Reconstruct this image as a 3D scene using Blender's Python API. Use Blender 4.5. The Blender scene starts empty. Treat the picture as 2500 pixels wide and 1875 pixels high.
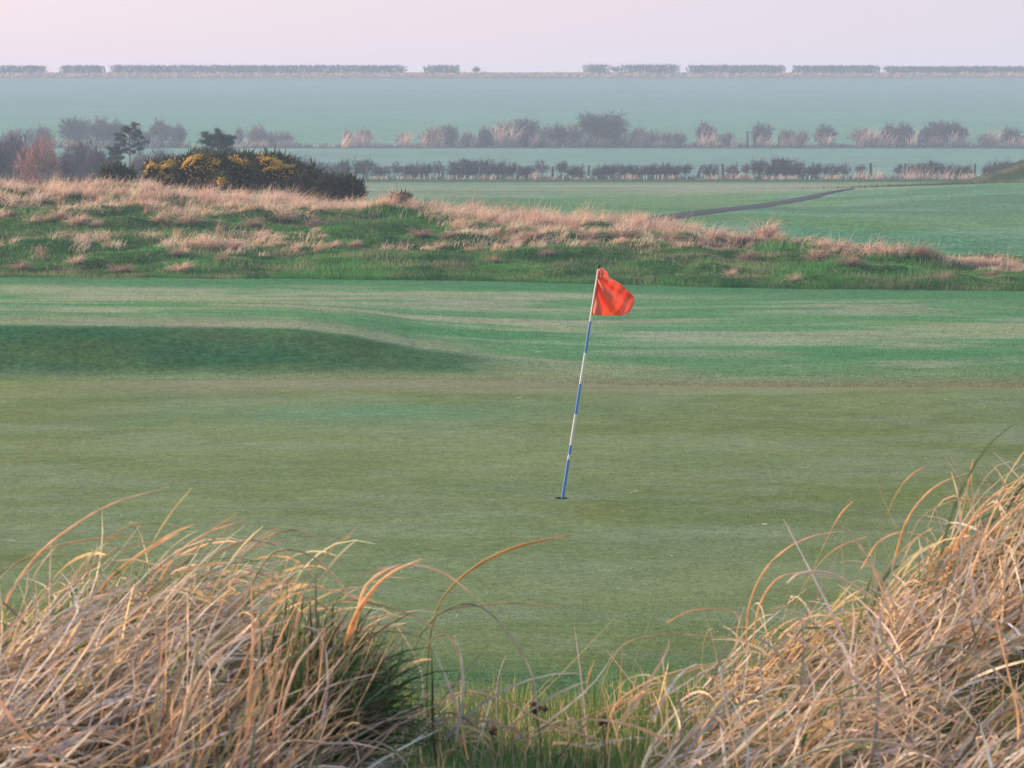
import bpy, math, random
import numpy as np
from mathutils import Vector

# ------------------------------------------------------------------ camera, sky, sun, exposure
sc = bpy.context.scene
COL = sc.collection
F_PX = 3232.0                                   # focal length in pixels of a 1024 wide frame
PITCH = math.atan(264 / F_PX)
CAM_Z = 3.4
cam_d = bpy.data.cameras.new('camera')
cam_d.sensor_width = 36.0
cam_d.lens = 36.0 * F_PX / 1024
cam_d.clip_start = 0.2
cam_d.clip_end = 9000
cam_d.dof.use_dof = True
cam_d.dof.focus_distance = 30.0
cam_d.dof.aperture_fstop = 22.0
cam = bpy.data.objects.new('camera', cam_d)
COL.objects.link(cam)
cam.location = (0, 0, CAM_Z)
cam.rotation_euler = (math.pi / 2 - PITCH, 0, 0)
sc.camera = cam

SUN_EL = math.radians(17)
SUN_AZ = math.radians(155)                       # measured from +X towards +Y: behind the scene, on the left
SUN_DIR = Vector((math.cos(SUN_AZ) * math.cos(SUN_EL), math.sin(SUN_AZ) * math.cos(SUN_EL), math.sin(SUN_EL)))
sun_d = bpy.data.lights.new('sun', 'SUN')
sun_d.energy = 5.0
sun_d.angle = math.radians(3.0)                  # a sun behind thin haze
sun_d.color = (1.0, 0.72, 0.47)
sun = bpy.data.objects.new('sun', sun_d)
COL.objects.link(sun)
sun.rotation_euler = SUN_DIR.to_track_quat('Z', 'Y').to_euler()

world = bpy.data.worlds.new('World')
sc.world = world
world.use_nodes = True
nt = world.node_tree
nt.nodes.clear()
w_out = nt.nodes.new('ShaderNodeOutputWorld')
w_bg = nt.nodes.new('ShaderNodeBackground')
w_bg2 = nt.nodes.new('ShaderNodeBackground')
w_add = nt.nodes.new('ShaderNodeAddShader')
w_sky = nt.nodes.new('ShaderNodeTexSky')
w_sky.sky_type = 'NISHITA'
w_sky.sun_disc = False
w_sky.sun_elevation = SUN_EL
w_sky.sun_rotation = math.pi / 2 - SUN_AZ
w_sky.air_density = 1.0
w_sky.dust_density = 0.6
w_bg.inputs[1].default_value = 0.05  # clear-sky part
nt.links.new(w_sky.outputs[0], w_bg.inputs[0])
w_tc = nt.nodes.new('ShaderNodeTexCoord')
w_dot = nt.nodes.new('ShaderNodeVectorMath'); w_dot.operation = 'DOT_PRODUCT'
w_dot.inputs[1].default_value = (-1, 0.25, 0)    # pinker towards the sun's side
w_mr = nt.nodes.new('ShaderNodeMapRange')
w_mr.inputs[1].default_value = 0.0; w_mr.inputs[2].default_value = 0.5
w_mix = nt.nodes.new('ShaderNodeMix'); w_mix.data_type = 'RGBA'
w_mix.inputs[6].default_value = (0.184, 0.136, 0.258, 1)
w_mix.inputs[7].default_value = (0.275, 0.130, 0.235, 1)
nt.links.new(w_tc.outputs['Generated'], w_dot.inputs[0])
nt.links.new(w_dot.outputs['Value'], w_mr.inputs[0])
nt.links.new(w_mr.outputs[0], w_mix.inputs[0])
w_sep = nt.nodes.new('ShaderNodeSeparateXYZ')     # lavender haze low down, clear cool sky above
w_el = nt.nodes.new('ShaderNodeMapRange'); w_el.interpolation_type = 'SMOOTHSTEP'
w_el.inputs[1].default_value = 0.05; w_el.inputs[2].default_value = 0.55
w_mx2 = nt.nodes.new('ShaderNodeMix'); w_mx2.data_type = 'RGBA'
w_mx2.inputs[7].default_value = (0.20, 0.30, 0.44, 1)
nt.links.new(w_tc.outputs['Generated'], w_sep.inputs[0])
nt.links.new(w_sep.outputs['Z'], w_el.inputs[0])
nt.links.new(w_el.outputs[0], w_mx2.inputs[0])
nt.links.new(w_mix.outputs[2], w_mx2.inputs[6])
nt.links.new(w_mx2.outputs[2], w_bg2.inputs[0])
w_bg2.inputs[1].default_value = 1.0
nt.links.new(w_bg.outputs[0], w_add.inputs[0])
nt.links.new(w_bg2.outputs[0], w_add.inputs[1])
nt.links.new(w_add.outputs[0], w_out.inputs[0])

sc.view_settings.view_transform = 'Standard'
sc.view_settings.look = 'None'
sc.view_settings.gamma = 1
sc.view_settings.use_curve_mapping = False
sc.view_settings.exposure = 0.86
sc.render.engine = 'CYCLES'
sc.cycles.use_denoising = True
sc.cycles.max_bounces = 6
sc.cycles.volume_bounces = 1
sc.cycles.transparent_max_bounces = 8
sc.render.film_transparent = False

HAZE_DENSITY = 0.00084
HAZE_COLOR = (0.62, 0.76, 0.97, 1)

rng = np.random.default_rng(11)

# ------------------------------------------------------------------ numeric helpers
def ray(px, py):
    xc = (px - 512) / F_PX; yc = (384 - py) / F_PX
    ca, sa = math.cos(PITCH), math.sin(PITCH)
    return np.array([xc, ca + sa * yc, -sa + ca * yc])

def at(px, py, Y):
    """world point at depth Y on the line of sight of a point measured in the photograph (1024 wide)"""
    r = ray(px, py)
    return np.array([0, 0, CAM_Z]) + r * (Y / r[1])

S = 0.4096                                       # photograph pixels -> 1024 wide
def Z1(x, y=0): return x / 2.602 * S, (120 + y / 2.602) * S
def Z2(x, y=0): return (800 + x / 2.602) * S, (120 + y / 2.602) * S
def Z3(x, y=0): return (1650 + x / 2.592) * S, (120 + y / 2.592) * S
def DD(x, y=0): return x * 1024 / 2212, y * 1024 / 2212

def hash2(ix, iy, seed):
    h = (ix.astype(np.int64) * 374761393 + iy.astype(np.int64) * 668265263 + seed * 974711) & 0x7fffffff
    h = (h ^ (h >> 13)) * 1274126177 & 0x7fffffff
    return ((h ^ (h >> 16)) & 0xffff) / 65535.0

def vnoise(x, y, seed=0):
    x = np.asarray(x, float); y = np.asarray(y, float)
    ix = np.floor(x); iy = np.floor(y)
    fx = x - ix; fy = y - iy
    fx = fx * fx * (3 - 2 * fx); fy = fy * fy * (3 - 2 * fy)
    a = hash2(ix, iy, seed); b = hash2(ix + 1, iy, seed)
    c = hash2(ix, iy + 1, seed); d = hash2(ix + 1, iy + 1, seed)
    return (a + (b - a) * fx) * (1 - fy) + (c + (d - c) * fx) * fy

def fbm(x, y, seed=0, o=4):
    s = 0; a = 0.5; t = 0
    for k in range(o):
        s = s + a * vnoise(np.asarray(x) * 2 ** k + 17.3 * k, np.asarray(y) * 2 ** k + 9.1 * k, seed + k)
        t += a; a *= 0.5
    return s / t

def sstep(a, b, x):
    t = np.clip((np.asarray(x, float) - a) / (b - a), 0, 1)
    return t * t * (3 - 2 * t)

def pchip(xs, ys, x):
    xs = np.array(xs, float); ys = np.array(ys, float)
    h = np.diff(xs); dl = np.diff(ys) / h
    m = np.zeros(len(xs))
    for k in range(1, len(xs) - 1):
        if dl[k - 1] * dl[k] > 0:
            w1 = 2 * h[k] + h[k - 1]; w2 = h[k] + 2 * h[k - 1]
            m[k] = (w1 + w2) / (w1 / dl[k - 1] + w2 / dl[k])
    m[0] = dl[0]; m[-1] = dl[-1]
    x = np.clip(np.asarray(x, float), xs[0], xs[-1])
    i = np.clip(np.searchsorted(xs, x) - 1, 0, len(h) - 1)
    t = (x - xs[i]) / h[i]
    h00 = 2 * t**3 - 3 * t**2 + 1; h10 = t**3 - 2 * t**2 + t; h01 = -2 * t**3 + 3 * t**2; h11 = t**3 - t**2
    return h00 * ys[i] + h10 * h[i] * m[i] + h01 * ys[i + 1] + h11 * h[i] * m[i + 1]

# ------------------------------------------------------------------ the lie of the land
BY = [-60, -10, 0, 4, 6.5, 7.6, 9, 11, 14, 17, 20, 44, 60, 95, 120, 180, 262, 280, 300, 340, 396, 406, 500, 600, 708, 726, 760, 900, 1300, 2500, 6000]
BZ = [1.2, 1.6, 1.85, 2.0, 2.05, 2.0, 1.55, .95, .35, .05, 0, 0, 0, -.25, -.35, -.9, -1.55, -1.65, -1.6, -1.05, .02, .1, 4.1, 8.2, 12.35, 14.0, 13.9, 9, 4, 0, -4]

def u_of(px): return (px - 512) / F_PX
RID_PX = [-400, 0, 150, 315, 420, 500, 640, 724, 820, 900, 976, 1024, 1300]
RID_ZC = [1.9, 1.74, 1.60, 1.24, 1.12, 1.03, .86, .56, .47, .30, .15, .05, 0.0]
RID_YE = [73, 71, 70.6, 70, 69.4, 69, 67, 66, 65.2, 65, 64.6, 64.3, 63]
RID_YC = [89, 88, 87, 86, 84, 83, 81, 79, 77, 75.5, 74, 73, 71]
MND_PX = [-500, -200, 0, 150, 296, 350, 417, 500, 580, 700]
MND_H = [.50, .55, .53, .50, .45, .36, .16, .05, 0, 0]

def rid(u, tab):
    return np.interp(u * F_PX + 512, RID_PX, tab)

def terrain(x, y):
    x = np.asarray(x, float); y = np.asarray(y, float)
    z = pchip(BY, BZ, y)
    u = x / np.maximum(y, 4)
    # foreground dune: a mound left, a higher one right
    near = sstep(3.5, 5.5, y) * (1 - sstep(8.0, 11.5, y))
    z = z + near * .20 * np.exp(-((x + 0.90) / .42) ** 2 - ((y - 7.0) / 1.6) ** 4)
    z = z + near * .50 * np.exp(-((x - 1.57) / .62) ** 2 - ((y - 7.4) / 1.7) ** 4)
    z = z - near * .045 * np.exp(-((x - .08) / .34) ** 2)
    z = z + near * .13 * (fbm(x * 2.6, y * 1.6, 5, 3) - .5)
    # putting green: faint swells
    g = sstep(18, 24, y) * (1 - sstep(60, 70, y))
    z = z + g * (.10 * (fbm(x * .12 + 3, y * .10, 21, 2) - .5) + .09 * np.exp(-((x - 5.0) / 3.5) ** 2 - ((y - 38.6) / 1.4) ** 2) - .05 * np.exp(-((x - 4.5) / 5.0) ** 2 - ((y - 42.5) / 1.5) ** 2))
    # the step behind the green on the left
    h = np.interp(u * F_PX + 512, MND_PX, MND_H)
    yf = 42.9 + 0.5 * vnoise(x * .25, x * 0, 3)
    z = z + h * sstep(yf, yf + 2.2, y) * (1 - sstep(48, 64, y))
    # rough bank
    ye = rid(u, RID_YE); yc = rid(u, RID_YC); zc = rid(u, RID_ZC)
    t = (y - ye) / (yc - ye)
    front = np.clip(t, 0, 1); front = .25 * front + .75 * front * front * (3 - 2 * front)
    back = 1 - sstep(yc, yc + 13, y)
    z = z + zc * front * back
    lump = sstep(-.02, .18, t) * (1 - sstep(yc + 2, yc + 12, y))
    z = z + lump * (.22 * (fbm(x * .45, y * .45, 8, 4) - .42) + .25 * (vnoise(x * .95, y * 1.1, 31) ** 2 - .3) + .08 * (vnoise(x * 2.4, y * 2.2, 33) - .4))
    # fairways beyond
    f = sstep(95, 110, y) * (1 - sstep(230, 262, y))
    z = z + f * .35 * (fbm(x * .035, y * .03, 41, 2) - .5)
    z = z + f * .9 * np.exp(-((x - 34) / 16) ** 2 - ((y - 180) / 26) ** 2)
    # grass knoll at the right
    z = z + 1.45 * np.exp(-(np.abs(x - 34.0) / 4.6) ** 3 - ((y - 201) / 4.5) ** 2) * (1 + .5 * (fbm(x * .5, y * .5, 77) - .5))
    # far fields: gentle
    z = z - sstep(100, 220, x) * 0.8 * sstep(690, 726, y)
    return z

def tz(x, y): return float(terrain(np.array([x]), np.array([y]))[0])

# ------------------------------------------------------------------ mesh helpers
def make_mesh(name, V, Q, C=None, T=None, smooth=False):
    """V (n,3), Q (m,4) quads and/or T (k,3) triangles, C (n,3) colour of each vertex"""
    me = bpy.data.meshes.new(name)
    V = np.asarray(V, np.float32)
    nq = 0 if Q is None else len(Q); nt_ = 0 if T is None else len(T)
    loops = []
    if nq: loops.append(np.asarray(Q, np.int32).ravel())
    if nt_: loops.append(np.asarray(T, np.int32).ravel())
    L = np.concatenate(loops)
    me.vertices.add(len(V)); me.vertices.foreach_set('co', V.ravel())
    me.loops.add(len(L)); me.loops.foreach_set('vertex_index', L)
    me.polygons.add(nq + nt_)
    st = np.concatenate([np.arange(nq) * 4, nq * 4 + np.arange(nt_) * 3]).astype(np.int32)
    me.polygons.foreach_set('loop_start', st)
    if smooth:
        me.polygons.foreach_set('use_smooth', np.ones(nq + nt_, bool))
    me.update(calc_edges=True)
    if C is not None:
        ca = me.color_attributes.new('tint', 'FLOAT_COLOR', 'POINT')
        c4 = np.ones((len(V), 4), np.float32); c4[:, :3] = C
        ca.data.foreach_set('color', c4.ravel())
    return me

class Batch:
    def __init__(s): s.V = []; s.Q = []; s.T = []; s.C = []; s.n = 0
    def add(s, V, Q=None, C=None, T=None):
        V = np.asarray(V, np.float32).reshape(-1, 3)
        s.V.append(V)
        if Q is not None and len(Q): s.Q.append(np.asarray(Q) + s.n)
        if T is not None and len(T): s.T.append(np.asarray(T) + s.n)
        C = np.asarray((1, 1, 1) if C is None else C, np.float32)
        s.C.append(np.broadcast_to(C, V.shape)); s.n += len(V)
    def mesh(s, name, smooth=False):
        return make_mesh(name, np.concatenate(s.V), np.concatenate(s.Q) if s.Q else None, np.concatenate(s.C),
                         np.concatenate(s.T) if s.T else None, smooth)

def ribbon_batch(P, W, side, ca, cb, cpow=1.0, B=None):
    """P (n,k,3) centre lines, W (n,k) widths, side (n,k,3) unit, colours (n,3) at root and tip"""
    n, k, _ = P.shape
    V = np.stack([P - side * W[..., None] * .5, P + side * W[..., None] * .5], 2).reshape(-1, 3)
    idx = np.arange(n * k).reshape(n, k) * 2
    a = idx[:, :-1].ravel(); b = idx[:, 1:].ravel()
    Q = np.stack([a, a + 1, b + 1, b], 1)
    s = (np.linspace(0, 1, k) ** cpow)[None, :, None]
    C = ca[:, None] * (1 - s) + cb[:, None] * s
    C = np.repeat(C, 2, axis=1).reshape(n, k * 2, 3).reshape(-1, 3)
    B = B or Batch(); B.add(V, Q, C); return B

def tangents(P):
    T = np.gradient(P, axis=1)
    return T / np.maximum(np.linalg.norm(T, axis=2, keepdims=True), 1e-9)

def tube_batch(P, R, ca, cb, sides=4, cpow=1.0, B=None, flat=1.0):
    n, k, _ = P.shape
    T = tangents(P)
    ref = np.where(np.abs(T[:, :1, 2:3]) > .85, np.array([[[1., 0, 0]]]), np.array([[[0, 0, 1.]]]))
    ref = np.broadcast_to(ref, T.shape)
    A = np.cross(T, ref); A /= np.maximum(np.linalg.norm(A, axis=2, keepdims=True), 1e-9)
    Bn = np.cross(T, A)
    ang = np.arange(sides) / sides * 2 * math.pi
    V = P[:, :, None] + R[:, :, None, None] * (A[:, :, None] * np.cos(ang)[None, None, :, None] + Bn[:, :, None] * np.sin(ang)[None, None, :, None] * flat)
    V = V.reshape(-1, 3)
    base = (np.arange(n * k).reshape(n, k) * sides)
    Q = []
    for j in range(sides):
        j2 = (j + 1) % sides
        a = base[:, :-1].ravel(); b = base[:, 1:].ravel()
        Q.append(np.stack([a + j, a + j2, b + j2, b + j], 1))
    Q = np.concatenate(Q)
    s = (np.linspace(0, 1, k) ** cpow)[None, :, None]
    C = ca[:, None] * (1 - s) + cb[:, None] * s
    C = np.repeat(C, sides, axis=1).reshape(-1, 3)
    B = B or Batch(); B.add(V, Q, C); return B

def blade_lines(base, az, th0, bend, L, K, pw=1.0, azc=None):
    n = len(base)
    s = (np.arange(K) + .5) / K
    th = th0[:, None] + bend[:, None] * s[None] ** pw
    a = az[:, None] + (0 if azc is None else azc[:, None] * s[None])
    d = np.stack([np.sin(th) * np.cos(a), np.sin(th) * np.sin(a), np.cos(th)], 2)
    P = np.concatenate([np.zeros((n, 1, 3)), np.cumsum(d, 1)], 1) * (L / K)[:, None, None] + base[:, None]
    return P

def twist_sides(P, az, tw):
    T = tangents(P)
    h = np.stack([-np.sin(az), np.cos(az), 0 * az], 1)[:, None]
    h = np.broadcast_to(h, T.shape)
    nrm = np.cross(T, h)
    sd = np.cos(tw)[:, None, None] * h + np.sin(tw)[:, None, None] * nrm
    return sd / np.maximum(np.linalg.norm(sd, axis=2, keepdims=True), 1e-9)

def taper(K, p=2.2, end=.12):
    s = np.linspace(0, 1, K + 1)
    return (1 - s ** p) * (1 - end) + end

def pal(n, cols, wts, jit=.12):
    """n colours drawn from a small palette with jitter"""
    cols = np.array(cols, float); w = np.array(wts, float); w /= w.sum()
    c = cols[rng.choice(len(cols), n, p=w)]
    c = c * (1 + jit * rng.normal(size=(n, 1))) * (1 + jit * .35 * rng.normal(size=(n, 3)))
    return np.clip(c, .004, .9)

# ------------------------------------------------------------------ scene-tree helpers
def link(o, parent=None):
    COL.objects.link(o)
    if parent: o.parent = parent
    return o

def obj(name, me, mat, parent=None, loc=None, kind=None, label=None, cat=None, group=None):
    o = bpy.data.objects.new(name, me)
    link(o, parent)
    if mat is not None and me is not None and len(me.materials) == 0:
        me.materials.append(mat)
    if loc is not None: o.location = loc
    if kind: o['kind'] = kind
    if label: o['label'] = label
    if cat: o['category'] = cat
    if group: o['group'] = group
    return o

def thing(name, label, cat, loc=(0, 0, 0), group=None):
    o = bpy.data.objects.new(name, None)
    link(o); o.location = loc
    o.empty_display_size = .1
    o['label'] = label; o['category'] = cat
    if group: o['group'] = group
    return o

def copy_tree(o, label=None, group=None):
    r = o.copy(); COL.objects.link(r)
    if label: r['label'] = label
    if group: r['group'] = group
    for ch in o.children:
        c = ch.copy(); COL.objects.link(c); c.parent = r
        for g in ch.children:
            d = g.copy(); COL.objects.link(d); d.parent = c
    return r

ORD = ['first', 'second', 'third', 'fourth', 'fifth', 'sixth', 'seventh', 'eighth', 'ninth', 'tenth', 'eleventh', 'twelfth',
       'thirteenth', 'fourteenth', 'fifteenth', 'sixteenth', 'seventeenth', 'eighteenth', 'nineteenth', 'twentieth']

# ------------------------------------------------------------------ materials
def new_mat(name):
    m = bpy.data.materials.new(name); m.use_nodes = True
    n = m.node_tree; n.nodes.clear()
    out = n.nodes.new('ShaderNodeOutputMaterial')
    return m, n, out

def leaf_mat(name, trans=.35, rough=.6, spec=.25, vary=.25, scale=14.0, gain=1.0):
    m, n, out = new_mat(name)
    at_ = n.nodes.new('ShaderNodeAttribute'); at_.attribute_name = 'tint'
    tc = n.nodes.new('ShaderNodeTexCoord')
    no = n.nodes.new('ShaderNodeTexNoise'); no.inputs['Scale'].default_value = scale; no.inputs['Detail'].default_value = 3
    mr = n.nodes.new('ShaderNodeMapRange')
    mr.inputs[1].default_value = .3; mr.inputs[2].default_value = .7
    mr.inputs[3].default_value = gain * (1 - vary); mr.inputs[4].default_value = gain * (1 + vary)
    vm = n.nodes.new('ShaderNodeVectorMath'); vm.operation = 'SCALE'
    n.links.new(tc.outputs['Object'], no.inputs['Vector'])
    n.links.new(no.outputs['Fac'], mr.inputs[0])
    n.links.new(at_.outputs['Color'], vm.inputs[0]); n.links.new(mr.outputs[0], vm.inputs['Scale'])
    p = n.nodes.new('ShaderNodeBsdfPrincipled')
    p.inputs['Roughness'].default_value = rough
    p.inputs['Specular IOR Level'].default_value = spec
    n.links.new(vm.outputs[0], p.inputs['Base Color'])
    if trans > 0:
        t = n.nodes.new('ShaderNodeBsdfTranslucent')
        n.links.new(vm.outputs[0], t.inputs['Color'])
        mx = n.nodes.new('ShaderNodeMixShader'); mx.inputs[0].default_value = trans
        n.links.new(p.outputs[0], mx.inputs[1]); n.links.new(t.outputs[0], mx.inputs[2])
        n.links.new(mx.outputs[0], out.inputs[0])
    else:
        n.links.new(p.outputs[0], out.inputs[0])
    return m

def turf_mat(name, scales=((55, .35), (14, .25), (3.2, .15)), bump=.5, bscale=45, bdist=.02, stretch=1.0, rough=.9):
    """vertex colour of the turf, broken up by several sizes of mottling, with a nap of fine relief"""
    m, n, out = new_mat(name)
    at_ = n.nodes.new('ShaderNodeAttribute'); at_.attribute_name = 'tint'
    tc = n.nodes.new('ShaderNodeTexCoord')
    mp = n.nodes.new('ShaderNodeMapping'); mp.inputs['Scale'].default_value = (1, stretch, 1)
    n.links.new(tc.outputs['Object'], mp.inputs[0])
    cur = None
    for sc_, amp in scales:
        no = n.nodes.new('ShaderNodeTexNoise'); no.inputs['Scale'].default_value = sc_
        no.inputs['Detail'].default_value = 2; no.inputs['Roughness'].default_value = .6
        n.links.new(mp.outputs[0], no.inputs['Vector'])
        mr = n.nodes.new('ShaderNodeMapRange'); mr.clamp = False
        mr.inputs[1].default_value = .3; mr.inputs[2].default_value = .7
        mr.inputs[3].default_value = 1 - amp; mr.inputs[4].default_value = 1 + amp
        n.links.new(no.outputs['Fac'], mr.inputs[0])
        if cur is None: cur = mr.outputs[0]
        else:
            mu = n.nodes.new('ShaderNodeMath'); mu.operation = 'MULTIPLY'
            n.links.new(cur, mu.inputs[0]); n.links.new(mr.outputs[0], mu.inputs[1]); cur = mu.outputs[0]
    vm = n.nodes.new('ShaderNodeVectorMath'); vm.operation = 'SCALE'
    n.links.new(at_.outputs['Color'], vm.inputs[0]); n.links.new(cur, vm.inputs['Scale'])
    p = n.nodes.new('ShaderNodeBsdfPrincipled')
    p.inputs['Roughness'].default_value = rough
    p.inputs['Specular IOR Level'].default_value = .04
    n.links.new(vm.outputs[0], p.inputs['Base Color'])
    if bump:
        nb = n.nodes.new('ShaderNodeTexNoise'); nb.inputs['Scale'].default_value = bscale; nb.inputs['Detail'].default_value = 3
        n.links.new(mp.outputs[0], nb.inputs['Vector'])
        bp = n.nodes.new('ShaderNodeBump'); bp.inputs['Strength'].default_value = bump; bp.inputs['Distance'].default_value = bdist
        n.links.new(nb.outputs['Fac'], bp.inputs['Height']); n.links.new(bp.outputs[0], p.inputs['Normal'])
    n.links.new(p.outputs[0], out.inputs[0])
    return m

def plain_mat(name, col, rough=.5, spec=.3, noise=.12, scale=20):
    m, n, out = new_mat(name)
    p = n.nodes.new('ShaderNodeBsdfPrincipled')
    tc = n.nodes.new('ShaderNodeTexCoord')
    no = n.nodes.new('ShaderNodeTexNoise'); no.inputs['Scale'].default_value = scale; no.inputs['Detail'].default_value = 4
    mx = n.nodes.new('ShaderNodeMix'); mx.data_type = 'RGBA'
    mx.inputs[6].default_value = tuple(c * (1 - noise) for c in col) + (1,)
    mx.inputs[7].default_value = tuple(min(1, c * (1 + noise)) for c in col) + (1,)
    n.links.new(tc.outputs['Object'], no.inputs['Vector'])
    n.links.new(no.outputs['Fac'], mx.inputs[0]); n.links.new(mx.outputs[2], p.inputs['Base Color'])
    p.inputs['Roughness'].default_value = rough; p.inputs['Specular IOR Level'].default_value = spec
    n.links.new(p.outputs[0], out.inputs[0])
    return m

M_DUNE = turf_mat('dune_soil', ((30, .4), (7, .4)), 1.0, 25, .05)
M_GREEN = turf_mat('putting_turf', ((70, .30), (20, .22), (5, .12), (1.2, .08)), .6, 70, .012)
M_FAIR = turf_mat('fairway_turf', ((45, .35), (12, .28), (3, .16), (.8, .10)), .9, 40, .03)
M_ROUGH = turf_mat('rough_ground', ((18, .4), (4, .35)), 1.0, 12, .10)
M_FARF = turf_mat('far_fairway_turf', ((9, .45), (2.5, .32), (.6, .16)), 1.0, 5, .2)
M_FIELD = turf_mat('field_crop', ((2.2, .16), (.5, .14), (.08, .08)), .4, 2, .15, .8)
M_LEAF = leaf_mat('marram_leaf', .50, .55, .2, .2, 30)
M_THATCH = leaf_mat('marram_thatch', .25, .75, .08, .25, 25)
M_STRAW = leaf_mat('straw_blade', .45, .8, .08, .15, 5)
M_BLADE = leaf_mat('green_blade', .35, .8, .06, .2, 4)
M_TWIG = leaf_mat('bare_twig', .0, .8, .1, .2, 3)
M_NEEDLE = leaf_mat('pine_needle', .1, .6, .2, .2, 4)
M_GORSE = leaf_mat('gorse_spine', .1, .8, .1, .3, 4)
M_PETAL = leaf_mat('gorse_petal', .3, .6, .2, .1, 4)
M_BARK = plain_mat('bark', (.10, .075, .06), .9, .1, .3, 12)
M_POST = plain_mat('fence_wood', (.075, .06, .055), .9, .1, .3, 10)
M_WIRE = plain_mat('fence_wire', (.20, .20, .20), .5, .4, .1, 10)
M_GUARD = plain_mat('tree_guard_plastic', (.52, .50, .47), .5, .3, .08, 8)

# ------------------------------------------------------------------ ground strips (they share their edge vertices)
UC = np.concatenate([[-3.2, -2.4, -1.8, -1.3, -1.0, -.8, -.65, -.52, -.42, -.34, -.28, -.24, -.215],
                     np.linspace(-.2, .2, 521), [.215, .24, .28, .34, .42, .52, .65, .8, 1.0, 1.3, 1.8, 2.4, 3.2]])
def col_x(y): return UC * (y + 62.0)

def bound(fn):
    """y of a boundary at every column: solved so that x and y agree"""
    y = np.full(len(UC), 50.0)
    for _ in range(12):
        x = UC * (y + 62.0)
        y = .5 * y + .5 * fn(x, x / np.maximum(y, 4))
    return y
wig = lambda x, a, s, sd: a * (vnoise(x * s, x * 0 + .5, sd) - .5)
B = {
    'back': np.full(len(UC), -50.0),
    'dune': bound(lambda x, u: 15.2 + wig(x, 1.2, .5, 61)),
    'apron': bound(lambda x, u: 19.6 + wig(x, .9, .3, 62) + .3 * np.abs(x - 1) ** .5),
    'green': bound(lambda x, u: np.clip(42.3 - .17 * np.maximum(0, x + 1.5) ** 1.15 + wig(x, .5, .25, 63), 34, 60)),
    'rough': bound(lambda x, u: rid(u, RID_YE) + wig(x, .5, .6, 64)),
    'ridge': bound(lambda x, u: rid(u, RID_YC) + 12),
    'verge': bound(lambda x, u: 261 + wig(x, 2.0, .08, 65)),
    'field': bound(lambda x, u: 276 + 0 * x),
    'verge2': bound(lambda x, u: 392 - .02 * np.maximum(x, 0) + 0 * x),
    'field2': bound(lambda x, u: 407 + 0 * x),
    'crest': bound(lambda x, u: 709 + 0 * x),
    'over': bound(lambda x, u: 745 + 0 * x),
    'end': np.full(len(UC), 5200.0),
}

def mixc(a, b, t):
    a = np.asarray(a, float); b = np.asarray(b, float)
    t = np.asarray(t)[..., None]
    return a * (1 - t) + b * t

def colour_dune(x, y):
    return mixc((.045, .05, .02), (.11, .085, .05), fbm(x * 3, y * 3, 71))
def colour_apron(x, y):
    c = mixc((.035, .115, .040), (.075, .14, .05), fbm(x * 1.2, y * .8, 72))
    return mixc(c, (.075, .145, .055), sstep(16.6, 19.4, y) * .95) * .93
def colour_green(x, y):
    c = mixc((.130, .166, .053), (.162, .203, .080), sstep(.30, .70, fbm(x * .38, y * .42, 73)))
    c = mixc(c, (.112, .182, .075), .40 * sstep(.5, .7, fbm(x * .5 + 9, y * .5, 74)))
    c = mixc(c, (.195, .235, .135), .42 * sstep(.5, .75, fbm(x * .55 + 2, y * .9, 75)))
    c = mixc(c, (.19, .235, .15), .35 * sstep(.52, .7, fbm(x * .9 + 5, y * 2.6, 76)))
    c = mixc(c, (.10, .215, .11), .75 * np.exp(-((x + 1.6) / 2.0) ** 2 - ((y - 37.3) / 1.3) ** 2))
    c = mixc(c, (.23, .205, .13), .55 * sstep(39.5, 41.8, y) * sstep(-9, -4, x + 0 * y))
    c = mixc(c, (.18, .22, .055), .5 * sstep(39.5, 41.8, y) * (1 - sstep(-7, -4, x)))
    c = mixc(c, (.075, .145, .055), .95 * (1 - sstep(19.2, 21.6, y + 1.4 * (fbm(x * .8, y * .8, 78) - .3))))
    c = c * .98
    return c
def colour_fair(x, y):
    u = x / y
    w1 = x + 1.2 * fbm(x * .3, y * .8, 79)
    c = mixc((.098, .225, .092), (.228, .275, .148), sstep(.40, .60, fbm(w1 * .20 + 3, y * .32, 81)))
    c = mixc(c, (.065, .20, .075), .75 * sstep(.53, .66, fbm(w1 * .24 + 30, y * .38, 82)))
    c = mixc(c, (.31, .28, .21), .6 * sstep(.53, .70, fbm(w1 * .30, y * .55 + 7, 83)))
    c = mixc(c, (.25, .32, .23), .4 * sstep(.55, .70, fbm(w1 * .3, y * 1.1 + 7, 89)))
    c = mixc(c, (.150, .185, .080), .8 * (1 - sstep(41.5, 47.5, y + 1.5 * fbm(x * .4, y * .5, 187))))
    c = mixc(c, (.19, .165, .085), .65 * (1 - sstep(41.5, 43.4, y)) * sstep(-.12, -.05, u))
    c = mixc(c, (.055, .18, .075), .8 * np.exp(-((y - 46.5) / 1.5) ** 2) * sstep(.0, .05, u) * (.4 + .6 * fbm(x * .4, y * .4, 84)))
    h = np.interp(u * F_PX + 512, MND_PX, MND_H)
    face = sstep(42.6, 43.9, y) * (1 - sstep(45.1, 45.9, y)) * sstep(.0, .14, h)   # darker, greener turf on the front of the slope
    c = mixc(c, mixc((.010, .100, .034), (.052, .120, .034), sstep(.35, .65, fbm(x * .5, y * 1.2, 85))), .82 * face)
    c = mixc(c, (.30, .26, .18), .55 * sstep(45.6, 45.9, y) * (1 - sstep(46.5, 49, y)) * sstep(.02, .16, h))
    c = mixc(c, (.040, .17, .060), .85 * sstep(-5.5, -2.5, y - rid(u, RID_YE) + 2.5 * (fbm(x * .3, y * .3, 86) - .5)))
    return c
def colour_rough(x, y):
    return mixc((.012, .07, .018), (.07, .13, .03), fbm(x * .8, y * .8, 87))
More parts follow.
